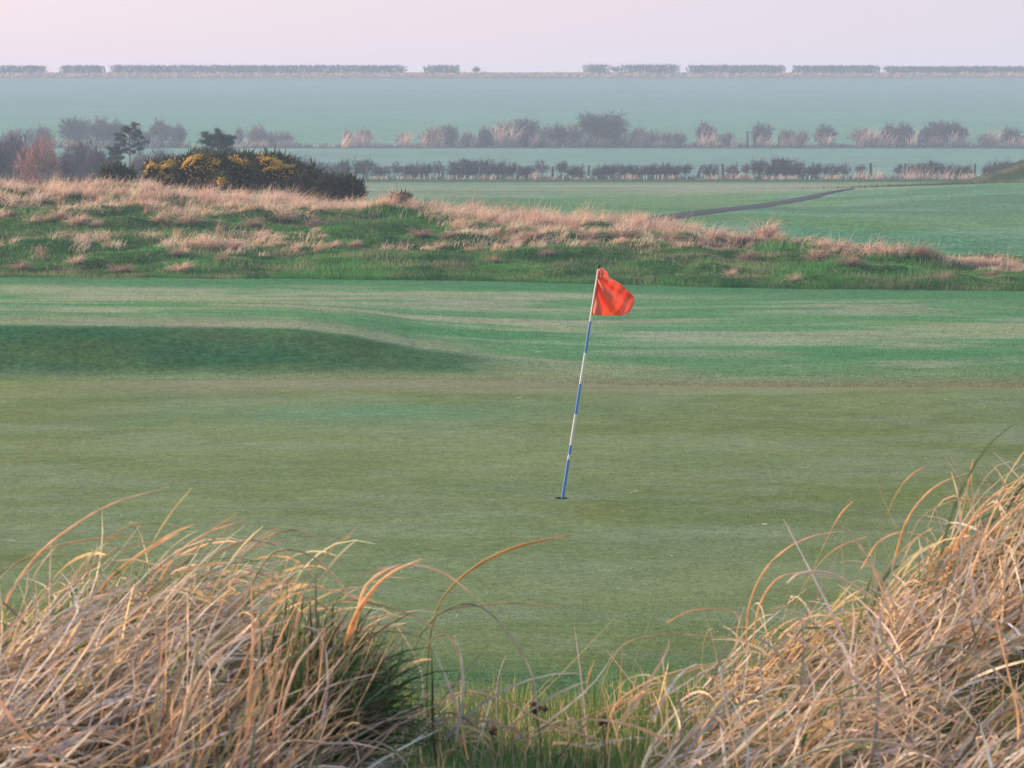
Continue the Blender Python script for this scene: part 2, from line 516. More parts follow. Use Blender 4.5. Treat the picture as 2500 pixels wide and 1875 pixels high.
def colour_farf(x, y):
    w1 = x + 6 * fbm(x * .08, y * .05, 90)
    c = mixc((.065, .20, .095), (.125, .235, .125), sstep(.35, .65, fbm(w1 * .07, y * .035, 91)))
    c = mixc(c, (.15, .25, .16), .7 * sstep(.45, .62, fbm(w1 * .13 + 3, y * .05, 92)) * (1 - sstep(120, 150, y)))
    c = mixc(c, (.055, .14, .06), .6 * sstep(.52, .66, fbm(w1 * .11 + 8, y * .09, 193)))
    c = mixc(c, (.10, .19, .04), .5 * sstep(.5, .6, fbm(w1 * .06 - .5 * y * .02, y * .05, 93)))
    pale = sstep(180, 200, y + 12 * fbm(x * .1, y * .02, 194)) * (1 - sstep(244, 258, y))
    c = mixc(c, mixc((.17, .22, .11), (.30, .28, .19), sstep(.35, .65, fbm(x * .06, y * .10, 94))), .7 * pale * sstep(-40, 5, x + 25 * fbm(x * .05, y * .04, 95) - 8))
    c = mixc(c, (.06, .15, .05), .8 * sstep(250, 257, y))
    kn = np.exp(-((x - 32.5) / 5.5) ** 2 - ((y - 201) / 5.5) ** 2)
    return mixc(c, (.05, .09, .03), np.clip(kn * 2, 0, .9))
def colour_verge(x, y):
    return mixc((.055, .10, .05), (.13, .13, .08), fbm(x * .15, y * .3, 96))
def colour_field(x, y):
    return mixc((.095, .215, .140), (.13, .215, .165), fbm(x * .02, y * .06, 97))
def colour_verge2(x, y):
    return mixc((.04, .08, .05), (.14, .12, .09), sstep(.45, .75, fbm(x * .1, y * .25, 98)) * sstep(395, 399, y))
def colour_field2(x, y):
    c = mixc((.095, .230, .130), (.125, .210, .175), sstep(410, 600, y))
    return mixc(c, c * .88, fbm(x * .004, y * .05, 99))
def colour_crest(x, y):
    return mixc((.20, .13, .10), (.12, .12, .07), fbm(x * .1, y * .2, 100))

def strip(name, b0, b1, rows, cfn, mat, pw=1.0):
    t = np.linspace(0, 1, rows) ** pw
    y = B[b0][None] * (1 - t[:, None]) + B[b1][None] * t[:, None]
    x = UC[None] * (y + 62.0)
    z = terrain(x, y)
    V = np.stack([x, y, z], 2).reshape(-1, 3)
    C = cfn(x, y).reshape(-1, 3)
    nc = len(UC)
    idx = np.arange(rows * nc).reshape(rows, nc)
    Q = np.stack([idx[:-1, :-1].ravel(), idx[:-1, 1:].ravel(), idx[1:, 1:].ravel(), idx[1:, :-1].ravel()], 1)
    return obj(name, make_mesh(name, V, Q, C, smooth=True), mat, kind='structure')

strip('dune', 'back', 'dune', 130, colour_dune, M_DUNE, .75)
strip('fringe', 'dune', 'apron', 24, colour_apron, M_FAIR)
strip('putting_green', 'apron', 'green', 90, colour_green, M_GREEN)
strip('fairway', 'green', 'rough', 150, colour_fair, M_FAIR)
strip('rough', 'rough', 'ridge', 150, colour_rough, M_ROUGH)
strip('fairway', 'ridge', 'verge', 130, colour_farf, M_FARF)
strip('verge', 'verge', 'field', 10, colour_verge, M_ROUGH)
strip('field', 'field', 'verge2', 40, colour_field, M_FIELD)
strip('verge', 'verge2', 'field2', 10, colour_verge2, M_ROUGH)
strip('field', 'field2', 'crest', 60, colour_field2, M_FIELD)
strip('hedge_bank', 'crest', 'over', 16, colour_crest, M_ROUGH)
strip('field', 'over', 'end', 30, colour_field2, M_FIELD, 2.0)

# tarmac path across the far fairway
ctrl = [(520, 232, 104), (600, 226, 112), (662, 217.5, 124), (720, 208.5, 139), (770, 201.5, 156), (815, 196.4, 172), (850, 193.7, 187)]
pts = np.array([[at(a, b, Y)[0], Y] for a, b, Y in ctrl])
tt = np.linspace(0, len(pts) - 1, 90)
cx = np.array([np.interp(t, range(len(pts)), pts[:, 0]) for t in tt]); cy = np.array([np.interp(t, range(len(pts)), pts[:, 1]) for t in tt])
for _ in range(4):
    cx[1:-1] = (cx[:-2] + cx[1:-1] * 2 + cx[2:]) / 4; cy[1:-1] = (cy[:-2] + cy[1:-1] * 2 + cy[2:]) / 4
dx, dy = np.gradient(cx), np.gradient(cy); ln = np.hypot(dx, dy)
off = np.linspace(-1, 1, 7)
wid = .72 * (1 - .8 * sstep(155, 187, cy)) + .28 * vnoise(cy * .5, cy * 0, 8)
X = cx[:, None] - (dy / ln)[:, None] * off * wid[:, None]; Y_ = cy[:, None] + (dx / ln)[:, None] * off * wid[:, None]
Zp = terrain(X, Y_) + .05 - .06 * (np.abs(off) > .9)
idx = np.arange(X.size).reshape(X.shape)
obj('path', make_mesh('path', np.stack([X, Y_, Zp], 2).reshape(-1, 3),
    np.stack([idx[:-1, :-1].ravel(), idx[:-1, 1:].ravel(), idx[1:, 1:].ravel(), idx[1:, :-1].ravel()], 1), smooth=True),
    plain_mat('path_tarmac', (.022, .022, .026), .85, .2, .25, 3), kind='structure')

# ------------------------------------------------------------------ flagstick
def build_flag():
    foot = at(562.4, 498.6, 29.3)
    bx, by = foot[0], 29.3
    bz = tz(bx, by)
    # scale of the photograph at the pole
    r = ray(562.4, 498.6); d = (bz - CAM_Z) / r[2]; foot = np.array([0, 0, CAM_Z]) + r * d
    by = foot[1]
    top = at(599.2, 265.0, by - .12)
    t = thing('golf_flagstick', 'leaning blue and white striped flagstick with a red flag, standing in the hole', 'golf flag', tuple(foot))
    ax = top - foot; Lp = np.linalg.norm(ax); ax = ax / Lp
    fr = lambda yy: (1605 - yy) / 1540.0
    def rod(a, b, r0, r1, n=10, sides=14):
        s = np.linspace(a, b, n)
        P = (ax[None] * (s * Lp)[:, None])[None]
        R = np.linspace(r0, r1, n)[None]
        return P, R
    mb = plain_mat('flagstick_blue_paint', (.09, .24, .60), .35, .5, .15, 30)
    mw = plain_mat('flagstick_white_paint', (.78, .74, .68), .35, .5, .06, 30)
    mk = plain_mat('flagstick_black_knob', (.012, .013, .015), .4, .4)
    one = np.ones((1, 3))
    bands = [(1605, 1345, mb, 'pole_band', .0135), (1345, 1312, mw, 'pole_band', .0115), (1312, 1250, mb, 'pole_band', .0122), (1250, 1045, mw, 'pole_band', .0122),
             (1045, 845, mb, 'pole_band', .0116), (845, 640, mw, 'pole_band', .0116), (640, 435, mb, 'pole_band', .0108), (435, 92, mw, 'pole_band', .0108)]
    for y0, y1, m, nm, rr in bands:
        P, R = rod(fr(y0), fr(y1), rr, rr - .0003)
        B_ = tube_batch(P, R, one, one, 14)
        o = obj(nm, B_.mesh(nm, True), m, t)
        o['label'] = ('blue' if m is mb else 'white') + ' painted band of the pole'
    P, R = rod(fr(92), fr(64), .011, .013, 8)
    R[0, -1] = .002; R[0, -2] = .010
    obj('knob', tube_batch(P, R, one, one, 14).mesh('knob', True), mk, t)
    # cloth: outline from hoist to fly, folds fan out of the upper hoist corner
    right = np.array([1., 0, 0]); up = np.array([0, -.02, 1.])
    ppm = 2.677 / S * (F_PX / by)               # zoom pixels per metre
    def q(zx, zy):                               # point of the cloth in the plane of the pole
        return np.array([(zx - 117) / ppm, 0, (1605 - zy) / ppm])
    rows = 34; cols = 40
    hoist = [(345, 94), (338, 150), (330, 200), (322, 250), (312, 310), (303, 360), (299, 389)]
    fly = [(372, 92), (409, 116), (419, 156), (468, 176), (540, 233), (583, 278), (590, 305), (572, 350), (546, 386), (495, 402)]
    # hoist parameter v 0(top)..1; fly edge arc-length matched with blend of top and bottom edges (Coons patch)
    topE = [(345, 94), (358, 90), (372, 92)]
    botE = [(299, 389), (340, 394), (400, 399), (450, 402), (495, 402)]
    def samp(pl, n):
        pl = np.array(pl, float); d = np.r_[0, np.cumsum(np.hypot(*np.diff(pl, axis=0).T))]; d /= d[-1]
        s = np.linspace(0, 1, n)
        return np.stack([np.interp(s, d, pl[:, 0]), np.interp(s, d, pl[:, 1])], 1)
    H = samp(hoist, rows); Fy = samp(fly, rows); Tp = samp(topE, cols); Bt = samp(botE, cols)
    U_, V_ = np.meshgrid(np.linspace(0, 1, cols), np.linspace(0, 1, rows))
    u = U_[..., None]; v = V_[..., None]
    G = (1 - u) * H[:, None] + u * Fy[:, None] + (1 - v) * Tp[None] + v * Bt[None] - ((1 - u) * (1 - v) * H[0] + u * (1 - v) * Fy[0] + (1 - u) * v * H[-1] + u * v * Fy[-1])
    zx, zy = G[..., 0], G[..., 1]
    # folds: radial about the upper hoist corner plus a curl at the fly
    ang = np.arctan2(zy - 120, zx - 330); rad = np.hypot(zx - 330, zy - 120)
    dep = .030 * np.sin(ang * 11 + .6 + rad * .012) * sstep(12, 110, rad) * (1 - .3 * U_) \
        + .007 * np.sin(ang * 23 + rad * .03) * sstep(30, 120, rad) + .05 * np.sin(U_ * 4.4 + V_ * 2.0) * U_ \
        + .010 * np.sin(zx * .09 + zy * .05) * sstep(.2, .7, U_) - .02 * U_ ** 2
    dep *= 1.7 * sstep(0, .12, U_)
    P = np.stack([(zx - 117) / ppm, -dep + (1605 - zy) / 1540 * (top[1] - foot[1]), (1605 - zy) / ppm * (Lp / np.linalg.norm((1540 / ppm, (345 - 117) / ppm)))], 2)
    V = P.reshape(-1, 3)
    idx = np.arange(rows * cols).reshape(rows, cols)
    Q = np.stack([idx[:-1, :-1].ravel(), idx[:-1, 1:].ravel(), idx[1:, 1:].ravel(), idx[1:, :-1].ravel()], 1)
    C = np.broadcast_to(np.array([.98, .29, .15]), V.shape)
    m = leaf_mat('flag_nylon', .45, .55, .3, .06, 12)
    me = make_mesh('flag', V, Q, C, smooth=True)
    fo = obj('flag', me, m, t)
    md = fo.modifiers.new('thick', 'SOLIDIFY'); md.thickness = .0012
    # sleeve that wraps the pole
    s = np.linspace(fr(389), fr(93), 14)
    Pc = (ax[None] * (s * Lp)[:, None])[None] + np.array([.012, -.002, 0])
    Rr = np.full((1, 14), .0165) + .0016 * np.sin(np.arange(14) * 1.7)[None]
    so = obj('sleeve', tube_batch(Pc, Rr, np.array([[.84, .12, .08]]), np.array([[.84, .12, .08]]), 12, flat=.75).mesh('sleeve', True), m, t)
    so['label'] = 'red cloth sleeve round the pole'
    # the hole: a black disc on the turf, inner shade put into colour
    h = thing('golf_hole', 'small dark round hole in the turf at the foot of the flagstick', 'hole', (foot[0] - .012, foot[1] + .02, foot[2]))
    a = np.linspace(0, 2 * math.pi, 33)[:-1]
    def ring(r, z): return np.stack([r * np.cos(a), r * np.sin(a), 0 * a + z], 1)
    zg = terrain(foot[0] + np.cos(a) * .06, foot[1] + np.sin(a) * .06).max() - foot[2]
    Bm = Batch(); R1 = ring(.060, zg + .004); R2 = ring(.054, zg + .007)
    k = np.arange(32); k2 = (k + 1) % 32
    Bm.add(np.concatenate([R1, R2]), np.stack([k, k2, k2 + 32, k + 32], 1), (.04, .05, .03))
    obj('rim', Bm.mesh('rim', True), M_DUNE, h)
    Bm = Batch(); Bm.add(np.concatenate([R2 * [1, 1, 1], ring(.030, zg + .005), [[0, 0, zg + .0045]]]), np.stack([k, k2, k2 + 32, k + 32], 1), None, np.stack([k + 32, k2 + 32, k * 0 + 64], 1))
    obj('hole_disc', Bm.mesh('hole_disc'), plain_mat('hole_shade', (.012, .014, .010), .9, .05), h)
build_flag()

# ------------------------------------------------------------------ foreground marram
STRAW = [(.86, .56, .28), (.80, .54, .31), (.70, .56, .42), (.90, .66, .40), (.64, .52, .42)]
GREENL = [(.14, .22, .09), (.20, .26, .12), (.10, .17, .07), (.24, .30, .20)]
ROOTC = [(.52, .26, .08), (.30, .18, .07), (.12, .15, .05), (.58, .34, .14)]
GREY = [(.66, .57, .50), (.80, .69, .58), (.44, .39, .38), (.38, .25, .15), (.66, .44, .26), (.18, .13, .08), (.10, .09, .06)]  # darkest tones stand in for the shaded gaps between leaves

def ground_pts(x, y): return np.stack([x, y, terrain(x, y)], 1)

def leaf_cloud(cx, cy, rx, ry, n, L=(.18, .40), wind=0.0, spread=1.0, lean=(.0, .40), bend=(1.5, 3.2), w=(.0038, .0092), green=.25, K=9, origin=(0, 0, 0), zoff=-.02):
    a = rng.uniform(0, 2 * math.pi, n); r = np.sqrt(rng.uniform(0, 1, n))
    x = cx + rx * r * np.cos(a); y = cy + ry * r * np.sin(a)
    # tufts: draw some of the leaves together
    nt_ = max(6, n // 45)
    tx = cx + rx * rng.uniform(-.9, .9, nt_); ty = cy + ry * rng.uniform(-.9, .9, nt_)
    g = rng.integers(0, nt_, n); pull = rng.uniform(0, 1, n) < .7
    x = np.where(pull, tx[g] + rng.normal(0, .035, n), x); y = np.where(pull, ty[g] + rng.normal(0, .035, n), y)
    base = ground_pts(x, y); base[:, 2] += zoff
    az = wind + rng.normal(0, spread, n) + .35 * rng.normal(size=nt_)[g]
    n_s = np.where(rng.uniform(0, 1, n) < .38, rng.uniform(.95, 1.25, n), rng.uniform(.40, .70, n))
    Ls = n_s * rng.uniform(*L, n) * (1 + .2 * rng.normal(size=nt_)[g].clip(-1, 1))
    P = blade_lines(base, az, rng.uniform(*lean, n), rng.uniform(*bend, n), Ls, K, 1.35, rng.normal(0, .45, n))
    W = rng.uniform(*w, n)[:, None] * taper(K, 2.6, .15)[None]
    tw = rng.uniform(-1.4, 1.4, n)
    isg = rng.uniform(0, 1, n) < green
    tip = np.where(isg[:, None], pal(n, GREENL, [1, 1, 1, .6]), pal(n, STRAW, [3, 2, 2, 2, 1.5]))
    root = np.where(isg[:, None], pal(n, GREENL, [1, 1, 2, .2]) * .8, pal(n, ROOTC, [2, 1, .7, 1.5]))
    P = P - np.array(origin)
    return ribbon_batch(P, W, twist_sides(P, az, tw), root * .85, tip, .6)

def thatch_cloud(cx, cy, rx, ry, n, wind, spread, origin, L=(.15, .38), lift=(.8, 1.5), zo=(0, .07), cols=GREY, w=(.0032, .0080)):
    a = rng.uniform(0, 2 * math.pi, n); r = np.sqrt(rng.uniform(0, 1, n))
    x = cx + rx * r * np.cos(a); y = cy + ry * r * np.sin(a)
    base = ground_pts(x, y); base[:, 2] += rng.uniform(*zo, n)
    az = wind + rng.normal(0, spread, n)
    th0 = rng.uniform(*lift, n)
    P = blade_lines(base, az, th0, rng.uniform(-.3, 1.6, n), rng.uniform(*L, n), 6, 1.2, rng.normal(0, .9, n))
    W = rng.uniform(*w, n)[:, None] * taper(6, 3, .2)[None]
    c = pal(n, cols, np.ones(len(cols)), .16); c2 = pal(n, STRAW, [1, 1, 2, 1, 2], .1)
    P = P - np.array(origin)
    return ribbon_batch(P, W, twist_sides(P, az, rng.uniform(-1.5, 1.5, n)), c, (c * .4 + c2 * .6) if cols is GREY else c * 1.25)

def spline(pl, n):
    pl = np.array(pl, float)
    d = np.r_[0, np.cumsum(np.linalg.norm(np.diff(pl, axis=0), axis=1))]
    s = np.linspace(0, d[-1], n)
    # Catmull-Rom through the control points
    out = []
    ext = np.vstack([2 * pl[0] - pl[1], pl, 2 * pl[-1] - pl[-2]])
    for v in s:
        i = min(np.searchsorted(d, v, side='right') - 1, len(pl) - 2); t = (v - d[i]) / max(d[i + 1] - d[i], 1e-9)
        p0, p1, p2, p3 = ext[i], ext[i + 1], ext[i + 2], ext[i + 3]
        out.append(.5 * ((2 * p1) + (-p0 + p2) * t + (2 * p0 - 5 * p1 + 4 * p2 - p3) * t * t + (-p0 + 3 * p1 - 3 * p2 + p3) * t ** 3))
    return np.array(out)

CL = {}
def clump(key, label, px, Y, rx, ry, n_leaf, n_thatch, **kw):
    if 'L' in kw: kw['L'] = (kw['L'][0] * .64, kw['L'][1] * .68)
    x = at(px, 600, Y)[0]; z = tz(x, Y)
    o = thing('marram_clump', label, 'dune grass', (x, Y, z), 'marram grass clumps on the dune')
    org = (x, Y, z)
    lw = dict(wind=0.05, spread=.62, green=.32); n_leaf = int(n_leaf * .40); n_thatch = int(n_thatch * .30)
    lw.update({k: v for k, v in kw.items() if k in ('wind', 'spread', 'green', 'L', 'lean', 'bend', 'w')})
    obj('leaf_mass', leaf_cloud(x, Y, rx, ry, n_leaf, origin=org, **lw).mesh('leaf_mass'), M_LEAF, o, kind='stuff')
    if n_thatch:
        obj('dead_leaf_mass', thatch_cloud(x, Y, rx * 1.15, ry * 1.15, n_thatch, kw.get('twind', .25), kw.get('tspread', .8), org,
            lift=kw.get('tlift', (.7, 1.45)), zo=kw.get('zo', (0, .07)), cols=kw.get('tcols', GREY), L=kw.get('thL', (.15, .38))).mesh('dead_leaf_mass'), M_THATCH, o, kind='stuff')
    CL[key] = (o, np.array(org))
    return o

D = 1024 / 2212
clump('L0', 'left edge clump of pale marram grass whose longest leaf arches far to the right', 24 * D, 6.9, .15, .28, 520, 560, L=(.30, .60))
clump('L1', 'ochre marram clump topped by a dense bunch of drooping leaves, on the left dune', 318 * D, 7.1, .11, .24, 760, 620, L=(.38, .62), spread=.7)
clump('L2', 'marram clump with short upright broken leaf ends low on the left dune', 140 * D, 6.4, .22, .22, 420, 1000, L=(.20, .42), bend=(.2, 1.6), green=.12)
clump('L3', 'marram clump with long loose arching leaves, right of the ochre clump', 520 * D, 7.0, .11, .26, 420, 420, L=(.34, .62))
clump('L4', 'shaded dark marram clump on the right flank of the left dune', 664 * D, 6.25, .075, .24, 240, 6400, green=.6, L=(.22, .42), thL=(.10, .31), twind=.3, tlift=(.0, .7), tcols=[(.04, .085, .025), (.06, .13, .035), (.10, .08, .04), (.03, .045, .02), (.30, .22, .13)])  # the flank's shade is put into these dark green thatch colours
clump('L5', 'flattened grey dead marram in front of the left dune along the bottom edge', 250 * D, 5.9, .34, .30, 150, 2400, L=(.25, .5), green=.2)
clump('L6', 'reddish brown dead marram stems at the bottom of the left dune', 470 * D, 5.9, .15, .28, 90, 800, L=(.2, .40), green=.3, tlift=(.0, .6), tcols=[(.52, .32, .18), (.36, .22, .12), (.60, .46, .34), (.2, .2, .1)])
clump('C0', 'thin marram clump of a few high loops at the dark dip between the dunes', 930 * D, 7.0, .06, .16, 44, 40, L=(.2, .4), green=.5)
clump('C1', 'low straw coloured marram tuft in the middle of the dip between the dunes', 1180 * D, 7.2, .16, .18, 80, 90, L=(.12, .26), green=.45)
clump('C2', 'spreading marram tuft with short pale leaves left of the right dune', 1370 * D, 7.3, .10, .2, 130, 90, L=(.16, .36), green=.35)
clump('R0', 'marram clump of fine upright leaves at the foot of the right dune', 1640 * D, 7.5, .14, .26, 420, 500, L=(.36, .62), wind=.1)
clump('R1', 'marram clump with bright looping leaves halfway up the right dune', 1800 * D, 7.4, .20, .3, 760, 900, L=(.34, .62))
clump('R2', 'dense golden marram clump combed over the top of the right dune', 2020 * D, 7.5, .22, .32, 1150, 1000, L=(.40, .70), spread=.5, bend=(1.4, 2.7))
clump('R3', 'highest golden marram clump at the right edge of the picture', 2190 * D, 7.7, .24, .34, 1250, 900, L=(.42, .72), spread=.45, bend=(1.4, 2.7))
clump('R4', 'marram clump with grey swept back leaves over a dark hollow in the right dune', 2060 * D, 6.8, .22, .24, 420, 1500, L=(.24, .5), twind=.5, tlift=(.4, 1.3))
clump('R5', 'marram clump with thick pale crossing leaves in front of the right dune', 1700 * D, 6.5, .26, .26, 420, 1500, L=(.28, .52), green=.2)
clump('R6', 'flattened straw marram along the bottom edge of the right dune', 2000 * D, 5.9, .30, .26, 220, 1900, L=(.22, .45), green=.3)
clump('R7', 'marram tuft with blue green young leaves left of the right dune at the bottom edge', 1480 * D, 6.1, .14, .22, 120, 240, L=(.14, .32), green=.5)

def fine_stems(key, n, rx, ry, L, wind=.1):
    o, org = CL[key]
    x = org[0] + rng.normal(0, rx, n); y = org[1] + rng.normal(0, ry, n)
    az = wind + rng.normal(0, .4, n)
    P = blade_lines(ground_pts(x, y), az, rng.uniform(.05, .6, n), rng.uniform(.7, 2.3, n), rng.uniform(*L, n), 12, 1.6, rng.normal(0, .3, n))
    w = np.ones(13) * .0024; w[9:12] = .0050; w[12] = .001
    W = w[None] * rng.uniform(.8, 1.3, n)[:, None]
    c0 = pal(n, [(.10, .16, .06), (.16, .20, .08), (.30, .26, .12)], [2, 2, 1]); c1 = pal(n, [(.86, .56, .28), (.70, .62, .36), (.80, .48, .22)], [2, 1, 1])
    obj('flower_stems', ribbon_batch(P - org, W, twist_sides(P, az, rng.uniform(.6, 1.5, n)), c0, c1, 1.6).mesh('flower_stems'), M_LEAF, o, kind='stuff')
for key, n_, L_ in (('L0', 10, (.26, .42)), ('L1', 16, (.30, .46)), ('L3', 15, (.30, .46)), ('L4', 4, (.28, .40)), ('R0', 12, (.24, .40)), ('R1', 14, (.28, .44)), ('R2', 18, (.32, .48)), ('R3', 18, (.34, .50)), ('C2', 6, (.2, .36))):
    fine_stems(key, n_, .13, .14, L_)

Bo = Batch()
for cx_, cy_ in ((1.75, 7.4), (2.25, 7.0), (2.8, 7.5), (1.9, 6.3), (2.5, 6.2), (3.3, 7.0), (-2.4, 6.6), (-2.8, 7.3), (-3.3, 6.7)):
    b_ = leaf_cloud(cx_, cy_, .32, .34, 260, L=(.24, .44), spread=.7)
    Bo.add(b_.V[0], b_.Q[0], b_.C[0])
    b_ = thatch_cloud(cx_, cy_, .36, .38, 260, .2, .9, (0, 0, 0)); Bo.add(b_.V[0], b_.Q[0], b_.C[0])
obj('dune_grass', Bo.mesh('dune_grass'), M_LEAF, kind='stuff')

def hero(key, pl, Y, w, c0, c1, label=None, name='leaf', wtip=.2, conv=DD, rootY=None, head=None):
    """one long leaf that can be told apart: control points measured in the photograph, its own depth"""
    o, org = CL[key]
    Ys = np.linspace(Y if rootY is None else rootY, Y, len(pl)) if np.isscalar(Y) else np.array(Y)
    pts = np.array([at(*conv(a, b), yy) for (a, b), yy in zip(pl, Ys)])
    P = spline(pts, 26)[None]
    s = np.linspace(0, 1, 26)
    prof = (.75 + .25 * np.sin(s * math.pi)) * (1 - s ** 5 * (1 - wtip))
    if head: prof = np.where(s > head[0], head[1] * np.sin(np.clip((s - head[0]) / (1 - head[0]), 0.08, .96) * math.pi) ** .6, prof * .7)
    R = (w * (.66 if key[0] in 'LC' else .58) * prof)[None]
    Bt = tube_batch(P - org, R, np.array([c0]), np.array([c1]), 6, .8, flat=.6)
    ob = obj(name, Bt.mesh(name, True), M_LEAF, o)
    if label: ob['label'] = label
    return ob
SA = (.84, .56, .30); SB = (.90, .68, .48); OR = (.80, .44, .14); GR = (.26, .32, .12); GY = (.74, .66, .60); TG = (.40, .46, .32)
hero('L0', [(30, 1500), (4, 1400), (14, 1300), (80, 1200), (160, 1135), (250, 1085), (365, 1052)], 6.9, .0075, SA, SB, 'longest leaf, arching far to the right')
hero('L0', [(-60, 1290), (0, 1238), (100, 1187), (200, 1165), (310, 1158)], 7.3, .0065, GR, SA)
hero('L1', [(150, 1300), (200, 1200), (270, 1140), (340, 1130), (402, 1140)], 7.4, .005, GR, SA)
hero('L1', [(200, 1300), (240, 1245), (290, 1205), (340, 1175), (385, 1152)], 7.2, .010, OR, SB, 'pale seed head above the bunch', head=(.45, 1.1))
hero('L1', [(300, 1340), (340, 1260), (390, 1190), (450, 1150), (530, 1123)], 7.3, .0065, SA, SB)
hero('L1', [(330, 1330), (380, 1250), (410, 1200), (440, 1160), (510, 1110)], 7.6, .005, GR, SA, head=(.7, 1.2))
hero('L3', [(480, 1320), (500, 1235), (560, 1170), (640, 1145), (728, 1182)], 7.2, .0062, TG, SA)
hero('L3', [(420, 1270), (460, 1200), (530, 1168), (600, 1180), (650, 1225), (700, 1260)], 7.0, .0065, TG, SB)
hero('L3', [(520, 1340), (550, 1250), (600, 1190), (680, 1205), (760, 1290), (805, 1345)], 6.8, .0065, GR, SB)
hero('L3', [(470, 1330), (500, 1260), (550, 1237), (620, 1265), (690, 1330)], 6.8, .006, SA, SB)
hero('L3', [(560, 1400), (600, 1330), (660, 1290), (700, 1310), (760, 1345)], 6.7, .006, GR, SA)
hero('L4', [(745, 1640), (752, 1480), (775, 1310), (800, 1255), (850, 1226), (905, 1222), (970, 1245), (1052, 1312)], 6.4, .0085, SA, SB, 'broad pinkish leaf arching over the dip')
hero('L4', [(716, 1740), (724, 1580), (742, 1430), (765, 1340), (805, 1275), (850, 1235), (912, 1207)], 5.4, .0088, OR, SB, 'blurred broad leaf close to the camera', rootY=7.0)
hero('L4', [(700, 1500), (740, 1400), (800, 1350), (880, 1360), (910, 1365)], 6.8, .005, SA, SB)
hero('L4', [(690, 1360), (730, 1300), (800, 1302), (880, 1325), (930, 1345)], 6.6, .005, GR, SA)
hero('C0', [(905, 1375), (950, 1325), (1010, 1304), (1060, 1325), (1110, 1385), (1150, 1460), (1162, 1540), (1158, 1600)], 6.8, .0065, GR, GY, 'long leaf bent over in a wide loop')
hero('C0', [(930, 1640), (922, 1480), (935, 1345), (965, 1280), (1030, 1222), (1120, 1180), (1235, 1155)], 7.0, .0088, GR, (.72, .44, .18), 'tall orange seed stalk leaning right over the green', head=(.5, 1.15))
hero('C0', [(880, 1450), (910, 1370), (960, 1320), (1060, 1305), (1130, 1303), (1212, 1312)], 7.2, .0055, GR, SA)
hero('C0', [(985, 1600), (1000, 1500), (996, 1420), (982, 1372)], 6.4, .0075, GY, (.60, .58, .55), 'pale grey upright broken leaf')
hero('C0', [(1010, 1640), (990, 1540), (965, 1470), (936, 1400)], 6.5, .0068, SA, (.55, .60, .66))
hero('C0', [(942, 1680), (935, 1560), (934, 1470), (932, 1400)], 6.5, .008, (.07, .09, .03), (.16, .18, .08), 'dark green upright stem', name='stem')
hero('C0', [(925, 1560), (945, 1520), (1010, 1494), (1090, 1515), (1190, 1565), (1310, 1600)], 6.7, .0052, SA, SB)
hero('C0', [(930, 1560), (960, 1540), (1000, 1545), (1050, 1590), (1075, 1640)], 6.8, .004, GR, SA)
hero('C0', [(900, 1440), (930, 1385), (965, 1372), (985, 1400), (997, 1450)], 6.8, .0045, TG, SA)
hero('C1', [(1090, 1660), (1110, 1600), (1130, 1545), (1180, 1560), (1250, 1620)], 7.1, .0045, OR, SB)
hero('C1', [(1120, 1640), (1150, 1590), (1220, 1580), (1330, 1610), (1410, 1640)], 7.0, .0045, SA, SB)
hero('C2', [(1300, 1690), (1340, 1560), (1375, 1420), (1425, 1300), (1478, 1203)], 7.5, .0032, GR, TG, 'fine green leaf standing highest left of the right dune')
hero('C2', [(1345, 1620), (1335, 1540), (1345, 1400)], 7.5, .003, OR, SA)
hero('C2', [(1290, 1580), (1300, 1490), (1340, 1400), (1420, 1372), (1540, 1375), (1640, 1384)], 7.3, .0045, GR, SB)
hero('C2', [(1310, 1620), (1325, 1530), (1390, 1478), (1480, 1445), (1560, 1430)], 7.1, .0045, SA, SB)
hero('C2', [(1265, 1500), (1272, 1460), (1285, 1425)], 7.4, .004, OR, SA, head=(.1, 1.1))
hero('C2', [(1260, 1640), (1300, 1570), (1380, 1548), (1470, 1550)], 7.2, .0045, TG, SA)
hero('R0', [(1612, 1400), (1618, 1310), (1650, 1235), (1700, 1185), (1760, 1157), (1822, 1147)], 7.4, .0062, OR, SB, 'leaf arching highest at the foot of the dune')
hero('R0', [(1625, 1400), (1640, 1310), (1680, 1250), (1740, 1238), (1800, 1250)], 7.2, .006, OR, SB)
hero('R0', [(1440, 1345), (1500, 1318), (1580, 1320), (1640, 1345)], 7.2, .0048, SA, SA)
hero('R0', [(1660, 1390), (1700, 1290), (1740, 1200), (1775, 1140)], 7.7, .0032, GR, TG)
hero('R0', [(1690, 1380), (1740, 1260), (1800, 1190), (1872, 1159)], 7.6, .0045, GR, SA, head=(.6, 1.3))
hero('R0', [(1730, 1300), (1770, 1200), (1810, 1120), (1842, 1083)], 7.9, .005, GR, SA, head=(.75, 1.5))
hero('R1', [(1700, 1260), (1730, 1238), (1800, 1240), (1900, 1300), (1960, 1340)], 6.9, .0075, GY, SB)
hero('R1', [(1860, 1230), (1900, 1170), (1960, 1150), (2030, 1180)], 7.2, .006, SA, SB)
hero('R2', [(1930, 1220), (1952, 1140), (1985, 1085), (2030, 1045), (2095, 1020)], 7.7, .0062, OR, SB, 'leaf arching above the combed top')
hero('R2', [(2070, 1150), (2085, 1080), (2095, 1030), (2102, 992)], 7.8, .0055, OR, SA, head=(.55, 1.1))
hero('R2', [(1900, 1160), (1930, 1080), (1960, 1035), (2000, 1005)], 8.0, .0055, GR, SA, head=(.6, 1.2))
hero('R2', [(1960, 1180), (1990, 1120), (2050, 1085), (2130, 1075), (2212, 1060)], 7.4, .005, TG, SA)
hero('R3', [(2060, 1200), (2100, 1120), (2160, 1060), (2230, 1020)], 7.5, .007, OR, SB)
